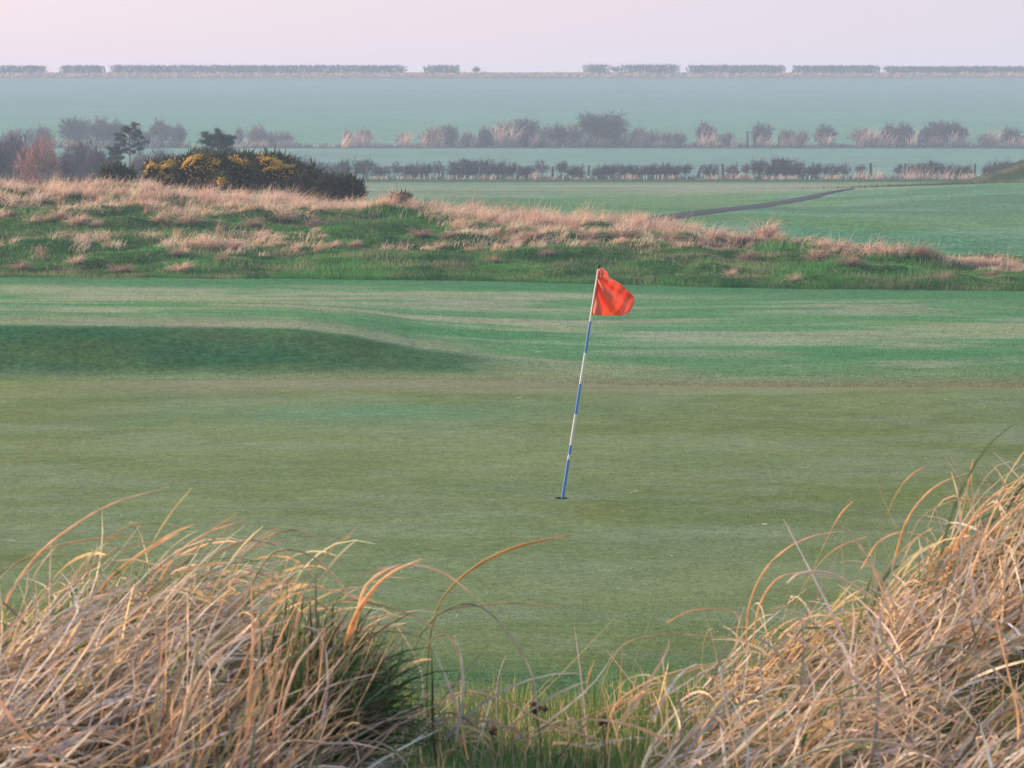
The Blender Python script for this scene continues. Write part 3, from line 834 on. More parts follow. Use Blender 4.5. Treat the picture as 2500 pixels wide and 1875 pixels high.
hero('R3', [(2040, 1250), (2080, 1150), (2150, 1090), (2240, 1060)], 7.3, .0068, OR, SB)
hero('R3', [(2090, 1280), (2120, 1180), (2180, 1110), (2250, 1085)], 7.2, .0068, SA, SB)
hero('R5', [(1700, 1370), (1760, 1400), (1850, 1470), (1920, 1560), (1960, 1620)], 6.0, .0085, SB, GY, 'thickest pale leaf, sloping down to the right')
hero('R5', [(1625, 1370), (1680, 1410), (1740, 1500), (1790, 1600)], 6.2, .007, (.5, .55, .52), SA)
hero('R5', [(1555, 1440), (1565, 1500), (1580, 1580), (1600, 1700)], 6.0, .0075, (.55, .62, .62), SA)
hero('R5', [(1640, 1420), (1650, 1500), (1665, 1600), (1665, 1700)], 6.1, .007, (.5, .5, .5), SB)
hero('R5', [(1560, 1600), (1640, 1540), (1760, 1515), (1900, 1505)], 5.9, .006, SA, SB)
hero('R4', [(1870, 1320), (1920, 1400), (1960, 1450), (1985, 1490)], 6.3, .0085, GY, TG)
hero('R6', [(1650, 1700), (1720, 1640), (1840, 1600), (1960, 1615), (2060, 1680)], 5.4, .0085, TG, SB, 'broad leaf arching along the bottom edge')
hero('R6', [(1960, 1420), (2050, 1395), (2140, 1440), (2250, 1560)], 5.8, .0075, TG, SB)
hero('R6', [(2150, 1330), (2180, 1460), (2200, 1560), (2190, 1700)], 5.9, .006, SA, SB)
hero('L2', [(-20, 1480), (30, 1560), (90, 1620), (160, 1680)], 5.7, .008, SB, SA)
hero('L2', [(262, 1680), (266, 1560), (290, 1500), (285, 1420)], 6.0, .006, GY, GY)
hero('L2', [(95, 1500), (100, 1400), (70, 1290), (55, 1290)], 6.4, .006, SB, (.6, .62, .6))
hero('L5', [(300, 1700), (380, 1560), (450, 1430), (540, 1370), (620, 1340)], 5.8, .0075, SA, GY)
hero('L5', [(420, 1700), (470, 1560), (560, 1440), (640, 1370)], 5.9, .0065, (.5, .42, .2), GY)
hero('L6', [(600, 1700), (605, 1560), (640, 1440), (690, 1370), (650, 1350)], 5.8, .0075, SA, GY)
hero('L6', [(560, 1590), (640, 1520), (720, 1480), (830, 1450)], 6.0, .0045, SB, GY)

# seed plants in the dip
def weed(px, py_top, Y, label, kind):
    p = at(*DD(px, py_top), Y); x = p[0]; z0 = tz(x, Y)
    t = thing('dead_flower_stalk', label, 'weed', (x, Y, z0))
    h = p[2] - z0
    P = spline(np.array([[0, 0, 0], [.006, 0, h * .5], [-.002, .002, h]]), 10)[None]
    obj('stem', tube_batch(P, np.full((1, 10), .0017), np.array([[.24, .16, .08]]), np.array([[.30, .18, .10]]), 6).mesh('stem', True), M_LEAF, t)
    Bh = Batch()
    for k in range(14 if kind else 7):
        a = rng.uniform(0, 2 * math.pi); e = rng.uniform(-.4, 1.2)
        c = np.array([math.cos(a) * math.cos(e), math.sin(a) * math.cos(e), math.sin(e)]) * rng.uniform(.006, .024 if kind else .008) + [0, 0, h]
        v = rng.normal(size=(8, 3)); v /= np.linalg.norm(v, axis=1, keepdims=True)
        ico = np.array([[1, 0, 0], [-1, 0, 0], [0, 1, 0], [0, -1, 0], [0, 0, 1], [0, 0, -1.]]) * rng.uniform(.004, .009)
        T = np.array([[0, 2, 4], [2, 1, 4], [1, 3, 4], [3, 0, 4], [2, 0, 5], [1, 2, 5], [3, 1, 5], [0, 3, 5]])
        Bh.add(ico + c, None, np.array([.34, .16, .11]) * rng.uniform(.6, 1.3), T)
    obj('seed_head', Bh.mesh('seed_head', True), M_LEAF, t)
weed(1162, 1535, 6.9, 'dead weed with a knobbly brown seed cluster in the dip between the dunes', 1)
weed(1064, 1582, 6.9, 'thin dark stalk with a small bud left of the brown seed cluster', 0)
weed(1303, 1560, 6.6, 'short black broken stalk at the foot of the right dune', 0)

# short turf on the dip and behind it
def short_blades(name, x, y, h, w, cols, wts, mat, lean=.5, kind='stuff', root=.8):
    """one narrow triangle to a blade"""
    n = len(x)
    base = ground_pts(x, y); base[:, 2] -= .004
    a = rng.uniform(0, 2 * math.pi, n); th = rng.uniform(0, lean, n)
    d = np.stack([np.sin(th) * np.cos(a), np.sin(th) * np.sin(a), np.cos(th)], 1)
    b = rng.uniform(-1.1, 1.1, n); sd = np.stack([np.cos(b), np.sin(b), 0 * b], 1) * w[:, None] * .5
    c = pal(n, cols, wts) if not isinstance(cols, np.ndarray) else cols
    V = np.stack([base - sd, base + sd, base + d * h[:, None]], 1).reshape(-1, 3)
    C = np.stack([c * root, c * root, c * 1.25], 1).reshape(-1, 3)
    return obj(name, make_mesh(name, V, None, C, np.arange(n * 3).reshape(n, 3)), mat, kind=kind)

# the nap of the mown turf in front of the camera: sampled so that its density falls off with distance
def nap(name, ya, yb, n, cfn, h, wpx, gain=1.1, mat=None, inside=None):
    q = rng.uniform(0, 1, n); y = (ya ** -2 + q * (yb ** -2 - ya ** -2)) ** -.5
    x = rng.uniform(-.178, .178, n) * y
    if inside is not None:
        k = inside(x, y); x, y = x[k], y[k]
    n = len(x)
    c = cfn(x, y) * gain * (1 + .20 * rng.normal(size=(n, 1))) * (1 + .05 * rng.normal(size=(n, 3)))
    c = np.clip(c, .012, .7)
    return short_blades(name, x, y, rng.uniform(.6, 1.3, n) * h, wpx * y / F_PX * rng.uniform(.6, 1.3, n), c, None, mat or M_BLADE, lean=1.2, root=1.0)
bx_ = lambda key: (lambda x, y: np.interp(x / (y + 62.0), UC, B[key]))
bd, ba, bg, br = bx_('dune'), bx_('apron'), bx_('green'), bx_('rough')
nap('fringe_grass', 15.0, 21.5, 60000, colour_apron, .022, 1.3, inside=lambda x, y: (y > bd(x, y)) & (y < ba(x, y)))
nap('green_grass', 18.5, 46, 260000, colour_green, .010, 1.4, 1.12, inside=lambda x, y: (y >= ba(x, y)) & (y < bg(x, y)))
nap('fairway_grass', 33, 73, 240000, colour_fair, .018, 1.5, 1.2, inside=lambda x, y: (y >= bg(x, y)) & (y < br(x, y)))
n = 52000
x = np.where(rng.uniform(0, 1, n) < .35, rng.normal(.12, .22, n), rng.uniform(-3.6, 4.2, n)); y = rng.uniform(5.2, 9.5, n)
short_blades('dune_turf', x, y, rng.uniform(.03, .11, n), rng.uniform(.0025, .005, n),
             [(.08, .20, .05), (.14, .25, .06), (.30, .27, .12), (.70, .50, .30)], [4, 3, 1.5, 1.6], M_BLADE)

# bits lying on the mown turf: pale specks painted as dew glints, a few straws
n = 130
y = (20 ** -1.5 + rng.uniform(0, 1, n) * (66 ** -1.5 - 20 ** -1.5)) ** (-1 / 1.5); x = rng.uniform(-.16, .16, n) * y
base = ground_pts(x, y); base[:, 2] += .012
az = rng.uniform(0, 6.28, n); Ls = np.where(rng.uniform(0, 1, n) < .12, rng.uniform(.05, .13, n), rng.uniform(.008, .018, n))
P = blade_lines(base, az, np.full(n, 1.5), rng.uniform(-.1, .1, n), Ls, 3)
Wd = (rng.uniform(.004, .008, n) * np.maximum(1, y / 40))[:, None] * np.ones((1, 4))
cc = pal(n, [(.75, .72, .62), (.60, .50, .34), (.05, .045, .03)], [5, 2, 1])
obj('glints_and_litter', ribbon_batch(P, Wd, twist_sides(P, az, np.full(n, .6)), cc, cc).mesh('glints_and_litter'), M_THATCH, kind='stuff')

# ------------------------------------------------------------------ rough bank
def bank_t(x, y):
    u = x / y
    return (y - rid(u, RID_YE)) / (rid(u, RID_YC) - rid(u, RID_YE))
def straw_density(x, y):
    u = x / y; t = bank_t(x, y)
    lo = np.interp(u * F_PX + 512, [0, 250, 330, 640, 760, 860, 1024], [.27, .30, .38, .54, .62, .72, .72])
    hi = np.interp(u * F_PX + 512, [0, 700, 1024], [1.45, 1.25, 1.15])
    d = sstep(lo - .05, lo + .10, t) * (1 - sstep(hi - .15, hi, t))
    nz = .6 * fbm(x * .33, y * .25, 111, 3) + .4 * fbm(x * 1.1, y * .9, 113, 2)
    hole = np.interp(u * F_PX + 512, [0, 330, 500, 1024], [.51, .48, .42, .52])
    crest = sstep(.82, .95, t) * np.interp(u * F_PX + 512, [0, 330, 760, 830, 1024], [.6, .6, .45, .1, .1])
    return d * np.clip(sstep(hole - .06, hole + .08, nz) + crest, 0, 1)

# green blades
n = 330000
x = rng.uniform(-17, 19, n); y = rng.uniform(62.5, 98, n)
t = bank_t(x, y)
ok = (t > -.02 + .03 * vnoise(x * 2, y * 2, 5)) & (t < 1.5) & (np.abs(x / y) < .185)
x, y, t = x[ok], y[ok], t[ok]; n = len(x)
nz = fbm(x * .7, y * .6, 121, 3); nz2 = fbm(x * .22, y * .3, 122, 3)
g1 = np.array([.020, .105, .036]); g2 = np.array([.085, .28, .070]); g3 = np.array([.13, .22, .08]); g4 = np.array([.44, .32, .22])
c = mixc(g1, g2, sstep(.35, .62, nz)); c = mixc(c, g3, .7 * sstep(.45, .66, fbm(x * 1.3, y * 1.6, 124, 3))); c = mixc(c, g4, .75 * sstep(.52, .68, fbm(x * .8 + 3, y * 1.3, 125, 3)) * (.3 + .7 * nz2))
c = c * (1 + .15 * rng.normal(size=(n, 1)))
hh = rng.uniform(.04, .10, n) * (.8 + 1.3 * sstep(.4, .75, fbm(x * .9, y * .9, 123, 2))) * (1 + .8 * (t < .04))
short_blades('rough_grass', x, y, hh, rng.uniform(.010, .02, n), np.clip(c, .01, .9), None, M_BLADE, lean=.8)

# straw: fans of pale blades
PINK = [(.84, .54, .40), (.88, .60, .45), (.66, .42, .32), (.90, .66, .50), (.50, .35, .28)]
def fan(xc, yc, nb, rad, h, wind=.1, spreadaz=1.3, B_=None, w=(.008, .016), cols=PINK, lean=(0, .55), bend=(.1, 1.5)):
    """xc, yc arrays of clump centres; nb blades each"""
    m = len(xc)
    i = np.repeat(np.arange(m), nb); n = len(i)
    x = xc[i] + rng.normal(0, 1, n) * rad[i]; y = yc[i] + rng.normal(0, 1, n) * rad[i]
    base = ground_pts(x, y)
    az = np.where(rng.uniform(0, 1, n) < .6, wind + rng.normal(0, .7, n), rng.uniform(0, 6.3, n))
    P = blade_lines(base, az, rng.uniform(*lean, n), rng.uniform(*bend, n), h[i] * rng.uniform(.55, 1.15, n), 3, 1.3)
    W = rng.uniform(*w, n)[:, None] * np.array([1, .9, .7, .15])[None]
    cc = pal(m, cols, [3, 3, 2, 2, 1.2], .12)[i] * (1 + .12 * rng.normal(size=(n, 1)))
    cc = np.clip(cc, .02, .85)
    return ribbon_batch(P, W, twist_sides(P, az, rng.uniform(-.9, .9, n)), cc * np.array([.66, .60, .52]), np.clip(cc * 1.05, 0, .92), .7, B_)
m = 11000
x = rng.uniform(-17, 17, m); y = rng.uniform(64, 103, m)
ok = (rng.uniform(0, 1, m) < straw_density(x, y)) & (np.abs(x / y) < .185)
x, y = x[ok], y[ok]; t = bank_t(x, y)
right = sstep(2.5, 8, x)
hgt = rng.uniform(.16, .34, len(x)) * (1 - .35 * right) * (1 + .5 * sstep(.8, 1, t) * (1 - right)) * (.7 + .7 * fbm(x * .6, y * .6, 130, 2))
obj('straw_grass', fan(x, y, 38, rng.uniform(.05, .15, len(x)), hgt * rng.uniform(.6, 1.35, len(x)), w=(.006, .012), bend=(.3, 2.3)).mesh('straw_grass'), M_STRAW, kind='stuff')
# scattered low straw in the green part
m = 3200
x = rng.uniform(-17, 17, m); y = rng.uniform(64, 90, m); t = bank_t(x, y)
ok = (t > .06) & (t < .9) & (rng.uniform(0, 1, m) < .25 + .75 * sstep(.5, .7, fbm(x * .4, y * .4, 133, 3))); x, y = x[ok], y[ok]
obj('straw_litter', fan(x, y, 12, rng.uniform(.06, .22, len(x)), rng.uniform(.05, .15, len(x)), lean=(.3, 1.3), w=(.006, .012), cols=[(.62, .44, .32), (.52, .36, .26), (.42, .30, .22), (.70, .54, .38), (.34, .27, .2)]).mesh('straw_litter'), M_STRAW, kind='stuff')
# tall thin stems above the crest
m = 420
px = rng.uniform(-40, 1040, m); u = u_of(px); yc = rid(u, RID_YC) + rng.uniform(-3, 1.5, m)
keep = rng.uniform(0, 1, m) < np.interp(px, [0, 300, 640, 1024], [1, .9, .5, .35]); u, yc = u[keep], yc[keep]
obj('seed_stems', fan(u * yc, yc, 5, np.full(len(u), .08), rng.uniform(.4, .62, len(u)), w=(.005, .009), lean=(0, .3)).mesh('seed_stems'), M_STRAW, kind='stuff')

# tussocks that stand alone: one prototype per kind, copied
def tussock_mesh(kind):
    nb = 240
    n = nb
    ang = rng.uniform(0, 6.28, n); r = .10 * np.sqrt(rng.uniform(0, 1, n))
    base = np.stack([r * np.cos(ang), r * np.sin(ang), 0 * r - .03], 1)
    az = np.where(rng.uniform(0, 1, n) < .5, .2 + rng.normal(0, .8, n), ang)
    P = blade_lines(base, az, rng.uniform(.0, .8, n), rng.uniform(.8, 2.6, n), rng.uniform(.14, .40, n), 5, 1.2)
    W = rng.uniform(.006, .011, n)[:, None] * taper(5, 2.2)[None]
    pc = {0: PINK, 1: [(.42, .27, .20), (.50, .34, .26), (.34, .22, .17), (.46, .36, .26), (.28, .2, .16)], 2: [(.70, .52, .36), (.62, .44, .30), (.56, .42, .26), (.74, .56, .4), (.5, .4, .2)]}[kind]
    cc = pal(n, pc, [3, 3, 2, 2, 1])
    return ribbon_batch(P, W, twist_sides(P, az, rng.uniform(-1, 1, n)), cc * .5, cc, .7).mesh('grass_tussock')
TM = [[tussock_mesh(k) for _ in range(3)] for k in range(3)]
TUS = [  # zoom, x, y of the foot, size, kind, label
    (Z1, 40, 1060, 1.0, 1, 'rusty tussock at the left edge where straw meets green'), (Z1, 200, 1110, 1.1, 2, 'pale cone shaped tussock first in the row left of the green patch'),
    (Z1, 305, 1090, 1.0, 2, 'pale small tussock second in the row left of the green patch'), (Z1, 375, 1080, 1.6, 2, 'tallest pale pointed tussock in the left straw row'),
    (Z1, 480, 1110, 1.2, 0, 'pinkish spreading tussock right of the tallest pointed one'), (Z1, 600, 1125, 1.0, 0, 'low pink tussock below the dark green patch on the left'),
    (Z1, 800, 930, 1.3, 2, 'blond tussock standing under the tall young pine'), (Z1, 1000, 1090, 1.2, 2, 'single pale tussock alone on green, under the pine'),
    (Z1, 1190, 1110, 2.0, 2, 'largest drooping blond tussock below the gorse'), (Z1, 1265, 900, 1.2, 0, 'round tussock just below the single gorse flower bunch'),
    (Z1, 1460, 1020, 1.0, 2, 'cream tussock below the middle of the gorse'), (Z1, 1600, 1130, 1.1, 1, 'pointed brown tussock on green below the right part of the gorse'),
    (Z1, 1790, 1090, 1.7, 2, 'wide bright tussock below the right end of the gorse'), (Z1, 1980, 1130, 1.4, 1, 'brown crowned tussock on green, right of the wide bright one'),
    (Z1, 440, 1200, 1.0, 1, 'small reddish tussock alone in the green rough on the left'), (Z1, 120, 1410, 1.1, 1, 'upright brown tussock at the foot of the bank, far left'),
    (Z1, 480, 1370, 1.0, 0, 'flat straw tussock low on the bank at the left'), (Z1, 770, 1420, 1.3, 1, 'dark flattened tussock at the mown edge, under the tall pine'),
    (Z1, 1140, 1420, 1.5, 0, 'broad straw tussock at the mown edge, right of the dark flattened one'), (Z1, 1110, 1310, .9, 1, 'small brown tussock halfway down the bank below the gorse'),
    (Z1, 1490, 1270, 1.5, 0, 'pink windblown tussock alone in the middle of the green bank'), (Z1, 1725, 1215, .9, 2, 'small pale tussock right of the pink windblown one'),
    (Z1, 1400, 1350, .9, 1, 'short brown tussock under the pink windblown one'), (Z1, 2030, 1210, .8, 0, 'small pink tussock on green below the right tail of the gorse'),
    (Z2, 30, 1270, .9, 0, 'small pale tussock left of the middle of the bank'), (Z2, 165, 1250, .8, 2, 'tiny blond tussock beside it in the left middle of the bank'),
    (Z2, 590, 1190, 1.2, 1, 'brown arched tussock below the blond drift in the middle'), (Z2, 770, 1200, 1.3, 1, 'greyish upright tussock in the middle of the bank'),
    (Z2, 840, 1110, 1.3, 2, 'bright tussock ending the drift on the crest, middle'), (Z2, 1165, 1090, 1.0, 2, 'small bright tussock hanging below the crest in the middle'),
    (Z2, 1280, 1210, 1.4, 1, 'grey brown tussock with a dark back in the middle of the bank'), (Z2, 1385, 1040, 1.7, 0, 'tallest crest tussock, between the gorse and the dark path'),
    (Z2, 1385, 1310, 1.0, 1, 'rust tussock low on the bank left of the flag'), (Z2, 1040, 1360, 1.0, 1, 'broad faded tussock low on the bank left of the flag'),
    (Z2, 720, 1265, .8, 2, 'short pale tussock in the lower middle of the bank'), (Z2, 1880, 1210, 1.6, 1, 'dark wide tussock above the flag'),
    (Z2, 2160, 1230, 1.7, 1, 'large combed tussock right of the flag, on green'), (Z2, 1660, 1200, 1.2, 0, 'open brown tussock straight above the flag'),
    (Z3, 225, 1200, 1.9, 0, 'reddest tussock on the crest, right of the dark path'), (Z3, 390, 1230, 1.4, 1, 'leaning tussock between the reddest one and the pink drift'),
    (Z3, 560, 1205, 1.9, 0, 'wide pink tussock with thin tall stems on the crest at the right'), (Z3, 745, 1240, 1.0, 0, 'small tussock with one tall stem, on the crest at the right'),
    (Z3, 915, 1260, 1.1, 0, 'left one of two dusty pink tussocks on the falling crest'), (Z3, 1015, 1275, 1.5, 0, 'bigger right one of two dusty pink tussocks on the falling crest'),
    (Z3, 1215, 1290, 1.5, 0, 'leaning pink tussock on the falling crest'), (Z3, 1330, 1300, 1.6, 0, 'tussock with a high stem on the falling crest'),
    (Z3, 1530, 1320, 1.7, 1, 'reddish brown bushy tussock on the falling crest'), (Z3, 1800, 1360, 1.4, 0, 'pale tussock on the lowest crest near the right edge'),
    (Z3, 1890, 1370, 1.1, 0, 'slim tussock on the lowest crest near the right edge'), (Z3, 2000, 1390, 1.2, 0, 'rounded tussock on the lowest crest near the right edge'),
    (Z3, 2110, 1395, 1.2, 0, 'last tussock before the right edge'), (Z3, 1095, 1370, 1.2, 1, 'wispy tussock on green below the falling crest'),
    (Z3, 440, 1330, 1.2, 1, 'flat brown tussock on green at the right of the flag'), (Z3, 905, 1350, 1.4, 1, 'long low brown tussock on green below the dusty pink pair'),
    (Z3, 1690, 1460, 1.1, 1, 'dark brown tussock low on green near the right edge'), (Z3, 340, 1440, .8, 0, 'small tussock low on green at the right of the flag'),
    (Z3, 750, 1470, .9, 2, 'small yellowish tussock low on green at the right'), (Z3, 1990, 1430, .9, 1, 'dark tussock close under the crest at the right edge'),
]
for k, (zf, zx, zy, size, kind, lab) in enumerate(TUS):
    px_, py_ = zf(zx, zy)
    # walk along the line of sight to the bank
    r = ray(px_, py_); best = None
    for Y in np.arange(63, 100, .25):
        p = np.array([0, 0, CAM_Z]) + r * (Y / r[1])
        if p[2] <= tz(p[0], Y) + .01: best = (p[0], Y); break
    if best is None: Y = float(rid(u_of(px_), RID_YC)) - .6; best = (u_of(px_) * Y, Y)
    me = TM[kind][k % 3]
    o = obj('grass_tussock', me, M_STRAW, label=lab, cat='grass tussock', group='straw tussocks on the rough bank')
    o.location = (best[0], best[1], tz(*best)); s = size * rng.uniform(.8, 1.1)
    o.scale = (s, s, s * rng.uniform(.9, 1.15)); o.rotation_euler = (0, 0, rng.uniform(-.5, .5))

# knoll grass
n = 16000
x = 32.5 + rng.normal(0, 4.6, n); y = 200 + rng.normal(0, 4.5, n)
nz = fbm(x * .5, y * .5, 141)
c = mixc((.05, .10, .035), (.22, .18, .11), sstep(.5, .68, nz)) * (1 + .15 * rng.normal(size=(n, 1)))
short_blades('knoll_grass', x, y, rng.uniform(.08, .26, n), rng.uniform(.03, .05, n), np.clip(c, .01, .8), None, M_BLADE, lean=.7)

# ------------------------------------------------------------------ bare shrubs
def quad_lines(p0, p1, k, sag, wob):
    """curved lines from p0 to p1 (n,3)"""
    n = len(p0); s = np.linspace(0, 1, k)[None, :, None]
    mid = np.zeros_like(p0); mid[:, 2] = sag
    mid += rng.normal(0, 1, (n, 3)) * wob[:, None]
    return p0[:, None] * (1 - s) + p1[:, None] * s + 4 * s * (1 - s) * mid[:, None] * .5

def shrub_meshes(h, w, d, crown0=.35, stems=3, limbs=9, subs=60, twigs=900, tw=.02, dome=1.0, wind=.0, col=(.10, .075, .07), up=.3, twl=(.12, .3), stem_r=.05):
    """trunk mesh and crown mesh of a leafless shrub of given size"""
    cen = np.array([wind * w * .3, 0, h * (crown0 + (1 - crown0) * .45)])
    rad = np.array([w * .5, d * .5, h * (1 - crown0) * .55])
    # trunk and limbs
    sb = np.stack([rng.normal(0, .07 * w, stems), rng.normal(0, .07 * w, stems), np.full(stems, -.1)], 1)
    st = np.stack([rng.normal(0, .16 * w, stems) + wind * w * .1, rng.normal(0, .12 * d, stems), h * crown0 * rng.uniform(.8, 1.3, stems) + .1 * h], 1)
    PS = quad_lines(sb, st, 6, 0, np.full(stems, .06 * w))
    R = (stem_r * rng.uniform(.7, 1.2, stems))[:, None] * np.linspace(1.2, .65, 6)[None]
    c1 = np.tile(np.array(col) * .9, (stems, 1))
    TB = tube_batch(PS, R, c1, c1, 5)
    dirs = rng.normal(size=(limbs, 3)); dirs[:, 2] = dirs[:, 2] * .8 + .15; dirs /= np.linalg.norm(dirs, axis=1, keepdims=True)
    i = rng.integers(0, stems, limbs)
    le = cen + dirs * rad * rng.uniform(.6, .9, (limbs, 1))
    PL = quad_lines(st[i], le, 6, 0, np.full(limbs, .07 * w))
    c2 = np.tile(np.array(col), (limbs, 1))
    TB = tube_batch(PL, (stem_r * .6 * rng.uniform(.7, 1.1, limbs))[:, None] * np.linspace(1, .35, 6)[None], c2, c2, 4, B=TB)
    # sub-branches from the limbs to the crown's shell
    j = rng.integers(0, limbs, subs); sp = rng.integers(1, 6, subs)
    p0 = PL[j, sp]
    d2 = rng.normal(size=(subs, 3)); d2[:, 2] = d2[:, 2] * .7 + .25; d2 /= np.linalg.norm(d2, axis=1, keepdims=True)
    lump = 1 + .18 * np.sin(d2[:, 0] * 5 + rng.uniform(0, 6)) * dome
    p1 = cen + d2 * rad * rng.uniform(.7, 1.05, (subs, 1)) * lump[:, None]
    p1 = p0 + (p1 - p0) * rng.uniform(.75, 1, (subs, 1))
    PB = quad_lines(p0, p1, 5, 0, np.full(subs, .05 * w))
    c3 = pal(subs, [col], [1], .15)
    CB = ribbon_batch(PB, np.linspace(1.6, .8, 5)[None] * tw * np.ones((subs, 1)), twist_sides(PB, rng.uniform(0, 6, subs), rng.uniform(-1.5, 1.5, subs)), c3, c3)
    # twigs
    j = rng.integers(0, subs, twigs); sp = rng.integers(1, 5, twigs)
    p0 = PB[j, sp]
    out = (p0 - cen) / rad; out /= np.maximum(np.linalg.norm(out, axis=1, keepdims=True), .2)
    dd = out * .7 + rng.normal(0, .6, (twigs, 3)); dd[:, 2] += up; dd[:, 0] += wind * .6
    dd /= np.linalg.norm(dd, axis=1, keepdims=True)
    p1 = p0 + dd * (rng.uniform(*twl, twigs) * h)[:, None]
    PT = quad_lines(p0, p1, 3, 0, np.full(twigs, .03 * h))
    c4 = pal(twigs, [col, tuple(np.array(col) * 1.5), tuple(np.array(col) * .7)], [2, 1, 1], .15)
    ribbon_batch(PT, np.array([1, .8, .3])[None] * tw * np.ones((twigs, 1)), twist_sides(PT, rng.uniform(0, 6, twigs), rng.uniform(-1.5, 1.5, twigs)), c4, c4, B=CB)
    return TB.mesh('trunk'), CB.mesh('crown')

DARK = (.070, .050, .052); VIO = (.125, .085, .092); RED = (.42, .21, .16); BRN = (.25, .155, .12)
# kinds of shrub, all of unit height and width, scaled when placed
PROTO = {
    'haw_low': [shrub_meshes(1, 1, .8, .22, 3, 10, 70, 1000, .020, wind=.25, col=DARK, up=.15, twl=(.10, .30), stem_r=.035) for _ in range(5)],
    'haw_wide': [shrub_meshes(1, 1, .6, .18, 5, 16, 130, 2200, .013, wind=.12, col=DARK, up=.2, twl=(.10, .26), stem_r=.026) for _ in range(2)],
    'haw_thin': [shrub_meshes(1, .9, .8, .40, 1, 7, 34, 380, .022, wind=.4, col=DARK, up=.1, twl=(.12, .35), stem_r=.03) for _ in range(3)],
    'mid_dome': [shrub_meshes(1, 1, .8, .12, 5, 14, 120, 2100, .014, col=VIO, up=.3, twl=(.08, .22), stem_r=.028) for _ in range(4)],
    'big_dome': [shrub_meshes(1, 1, .8, .14, 5, 22, 220, 5200, .012, col=(.085, .058, .062), up=.25, twl=(.08, .18), stem_r=.03)],
    'mid_light': [shrub_meshes(1, 1, .8, .10, 6, 12, 80, 1100, .014, col=BRN, up=.5, twl=(.10, .28), stem_r=.02) for _ in range(4)],
    'scrub': [shrub_meshes(1, 1, .9, .0, 10, 20, 150, 3000, .011, col=VIO, up=.7, twl=(.08, .24), stem_r=.016) for _ in range(3)],
    'scrub_red': [shrub_meshes(1, 1, .9, .0, 10, 20, 150, 3000, .011, col=RED, up=.7, twl=(.08, .24), stem_r=.016) for _ in range(1)],
}
def place_shrub(kind, px, pw, ptop, Y, label, group, k=0, cat='shrub', name='bare_shrub', depth=None, sink=0):
    x = at(px, 150, Y)[0]; z = tz(x, Y)
    top = at(px, ptop, Y)[2]; h = max(.4, top - z)
    w = pw / F_PX * Y
    tm, cm = PROTO[kind][k % len(PROTO[kind])]
    o = thing(name, label, cat, (x, Y, z - sink), group)
    obj('trunk', tm, M_TWIG, o); obj('crown', cm, M_TWIG, o)
    dsc = 1 / 1.03
    o.scale = (w * .95, (depth or w) * .9, h * dsc * (1.0)); o.rotation_euler = (0, 0, [0, .25, -.2, .12][k % 4])
    return o

def ordinal_labels(items, fmt):
    cnt = {}
    for it in items:
        key = it['desc']; it['tot'] = None
        cnt[key] = cnt.get(key, 0) + 1; it['k'] = cnt[key]
    for it in items:
        it['label'] = it['desc'] if cnt[it['desc']] == 1 else fmt(ORD[it['k'] - 1], it['desc'])
    return items

# near hedge (270 m): x, width, top given in the zooms' pixels
H1 = [(Z1, 1810, 300, 655, 'haw_wide', 'low wide rounded mass of bare thorn just right of the gorse'), (Z1, 1990, 110, 705, 'haw_low', ''), (Z1, 2080, 100, 712, 'haw_low', ''), (Z1, 2170, 100, 705, 'haw_low', ''),
      (Z2, 90, 110, 700, 'haw_low', ''), (Z2, 225, 150, 692, 'haw_low', ''), (Z2, 325, 130, 735, 'haw_low', ''), (Z2, 430, 90, 715, 'haw_thin', ''), (Z2, 515, 150, 722, 'haw_low', ''), (Z2, 605, 130, 718, 'haw_low', ''),
      (Z2, 690, 100, 712, 'haw_thin', ''), (Z2, 860, 270, 690, 'haw_wide', 'broad dark flat topped thorn left of the middle of the near hedge'), (Z2, 1010, 100, 688, 'haw_low', ''), (Z2, 1090, 110, 705, 'haw_low', ''), (Z2, 1160, 90, 712, 'haw_low', ''),
      (Z2, 1255, 130, 735, 'haw_low', ''), (Z2, 1345, 110, 706, 'haw_thin', ''), (Z2, 1480, 130, 715, 'haw_thin', ''), (Z2, 1565, 150, 735, 'haw_low', ''), (Z2, 1720, 120, 735, 'haw_low', ''), (Z2, 1800, 110, 725, 'haw_low', ''),
      (Z2, 1880, 110, 725, 'haw_low', ''), (Z2, 1965, 120, 728, 'haw_low', ''), (Z2, 2050, 110, 722, 'haw_low', ''), (Z2, 2130, 110, 715, 'haw_low', ''), (Z3, -5, 110, 728, 'haw_low', ''),
      (Z3, 60, 100, 728, 'haw_thin', ''), (Z3, 215, 110, 718, 'haw_low', ''), (Z3, 352, 100, 724, 'haw_low', ''), (Z3, 440, 90, 728, 'haw_thin', ''), (Z3, 525, 110, 690, 'haw_low', ''),
      (Z3, 590, 100, 715, 'haw_low', ''), (Z3, 680, 200, 675, 'haw_wide', 'tallest dark thorn of the near hedge, a peaked mound right of the flag'), (Z3, 770, 130, 712, 'haw_low', ''), (Z3, 870, 120, 715, 'haw_low', ''), (Z3, 945, 80, 735, 'haw_thin', ''),
      (Z3, 1005, 90, 722, 'haw_low', ''), (Z3, 1072, 70, 722, 'haw_thin', ''), (Z3, 1160, 100, 735, 'haw_thin', ''), (Z3, 1400, 80, 728, 'haw_thin', ''), (Z3, 1520, 120, 715, 'haw_low', ''),
      (Z3, 1610, 150, 700, 'haw_wide', 'broad dark thorn above straw clumps, near the right end of the near hedge'), (Z3, 1735, 140, 722, 'haw_low', ''), (Z3, 1830, 110, 730, 'haw_low', ''), (Z3, 1985, 120, 712, 'haw_low', ''), (Z3, 2075, 130, 700, 'haw_low', ''), (Z3, 2170, 110, 715, 'haw_low', '')]
items = []
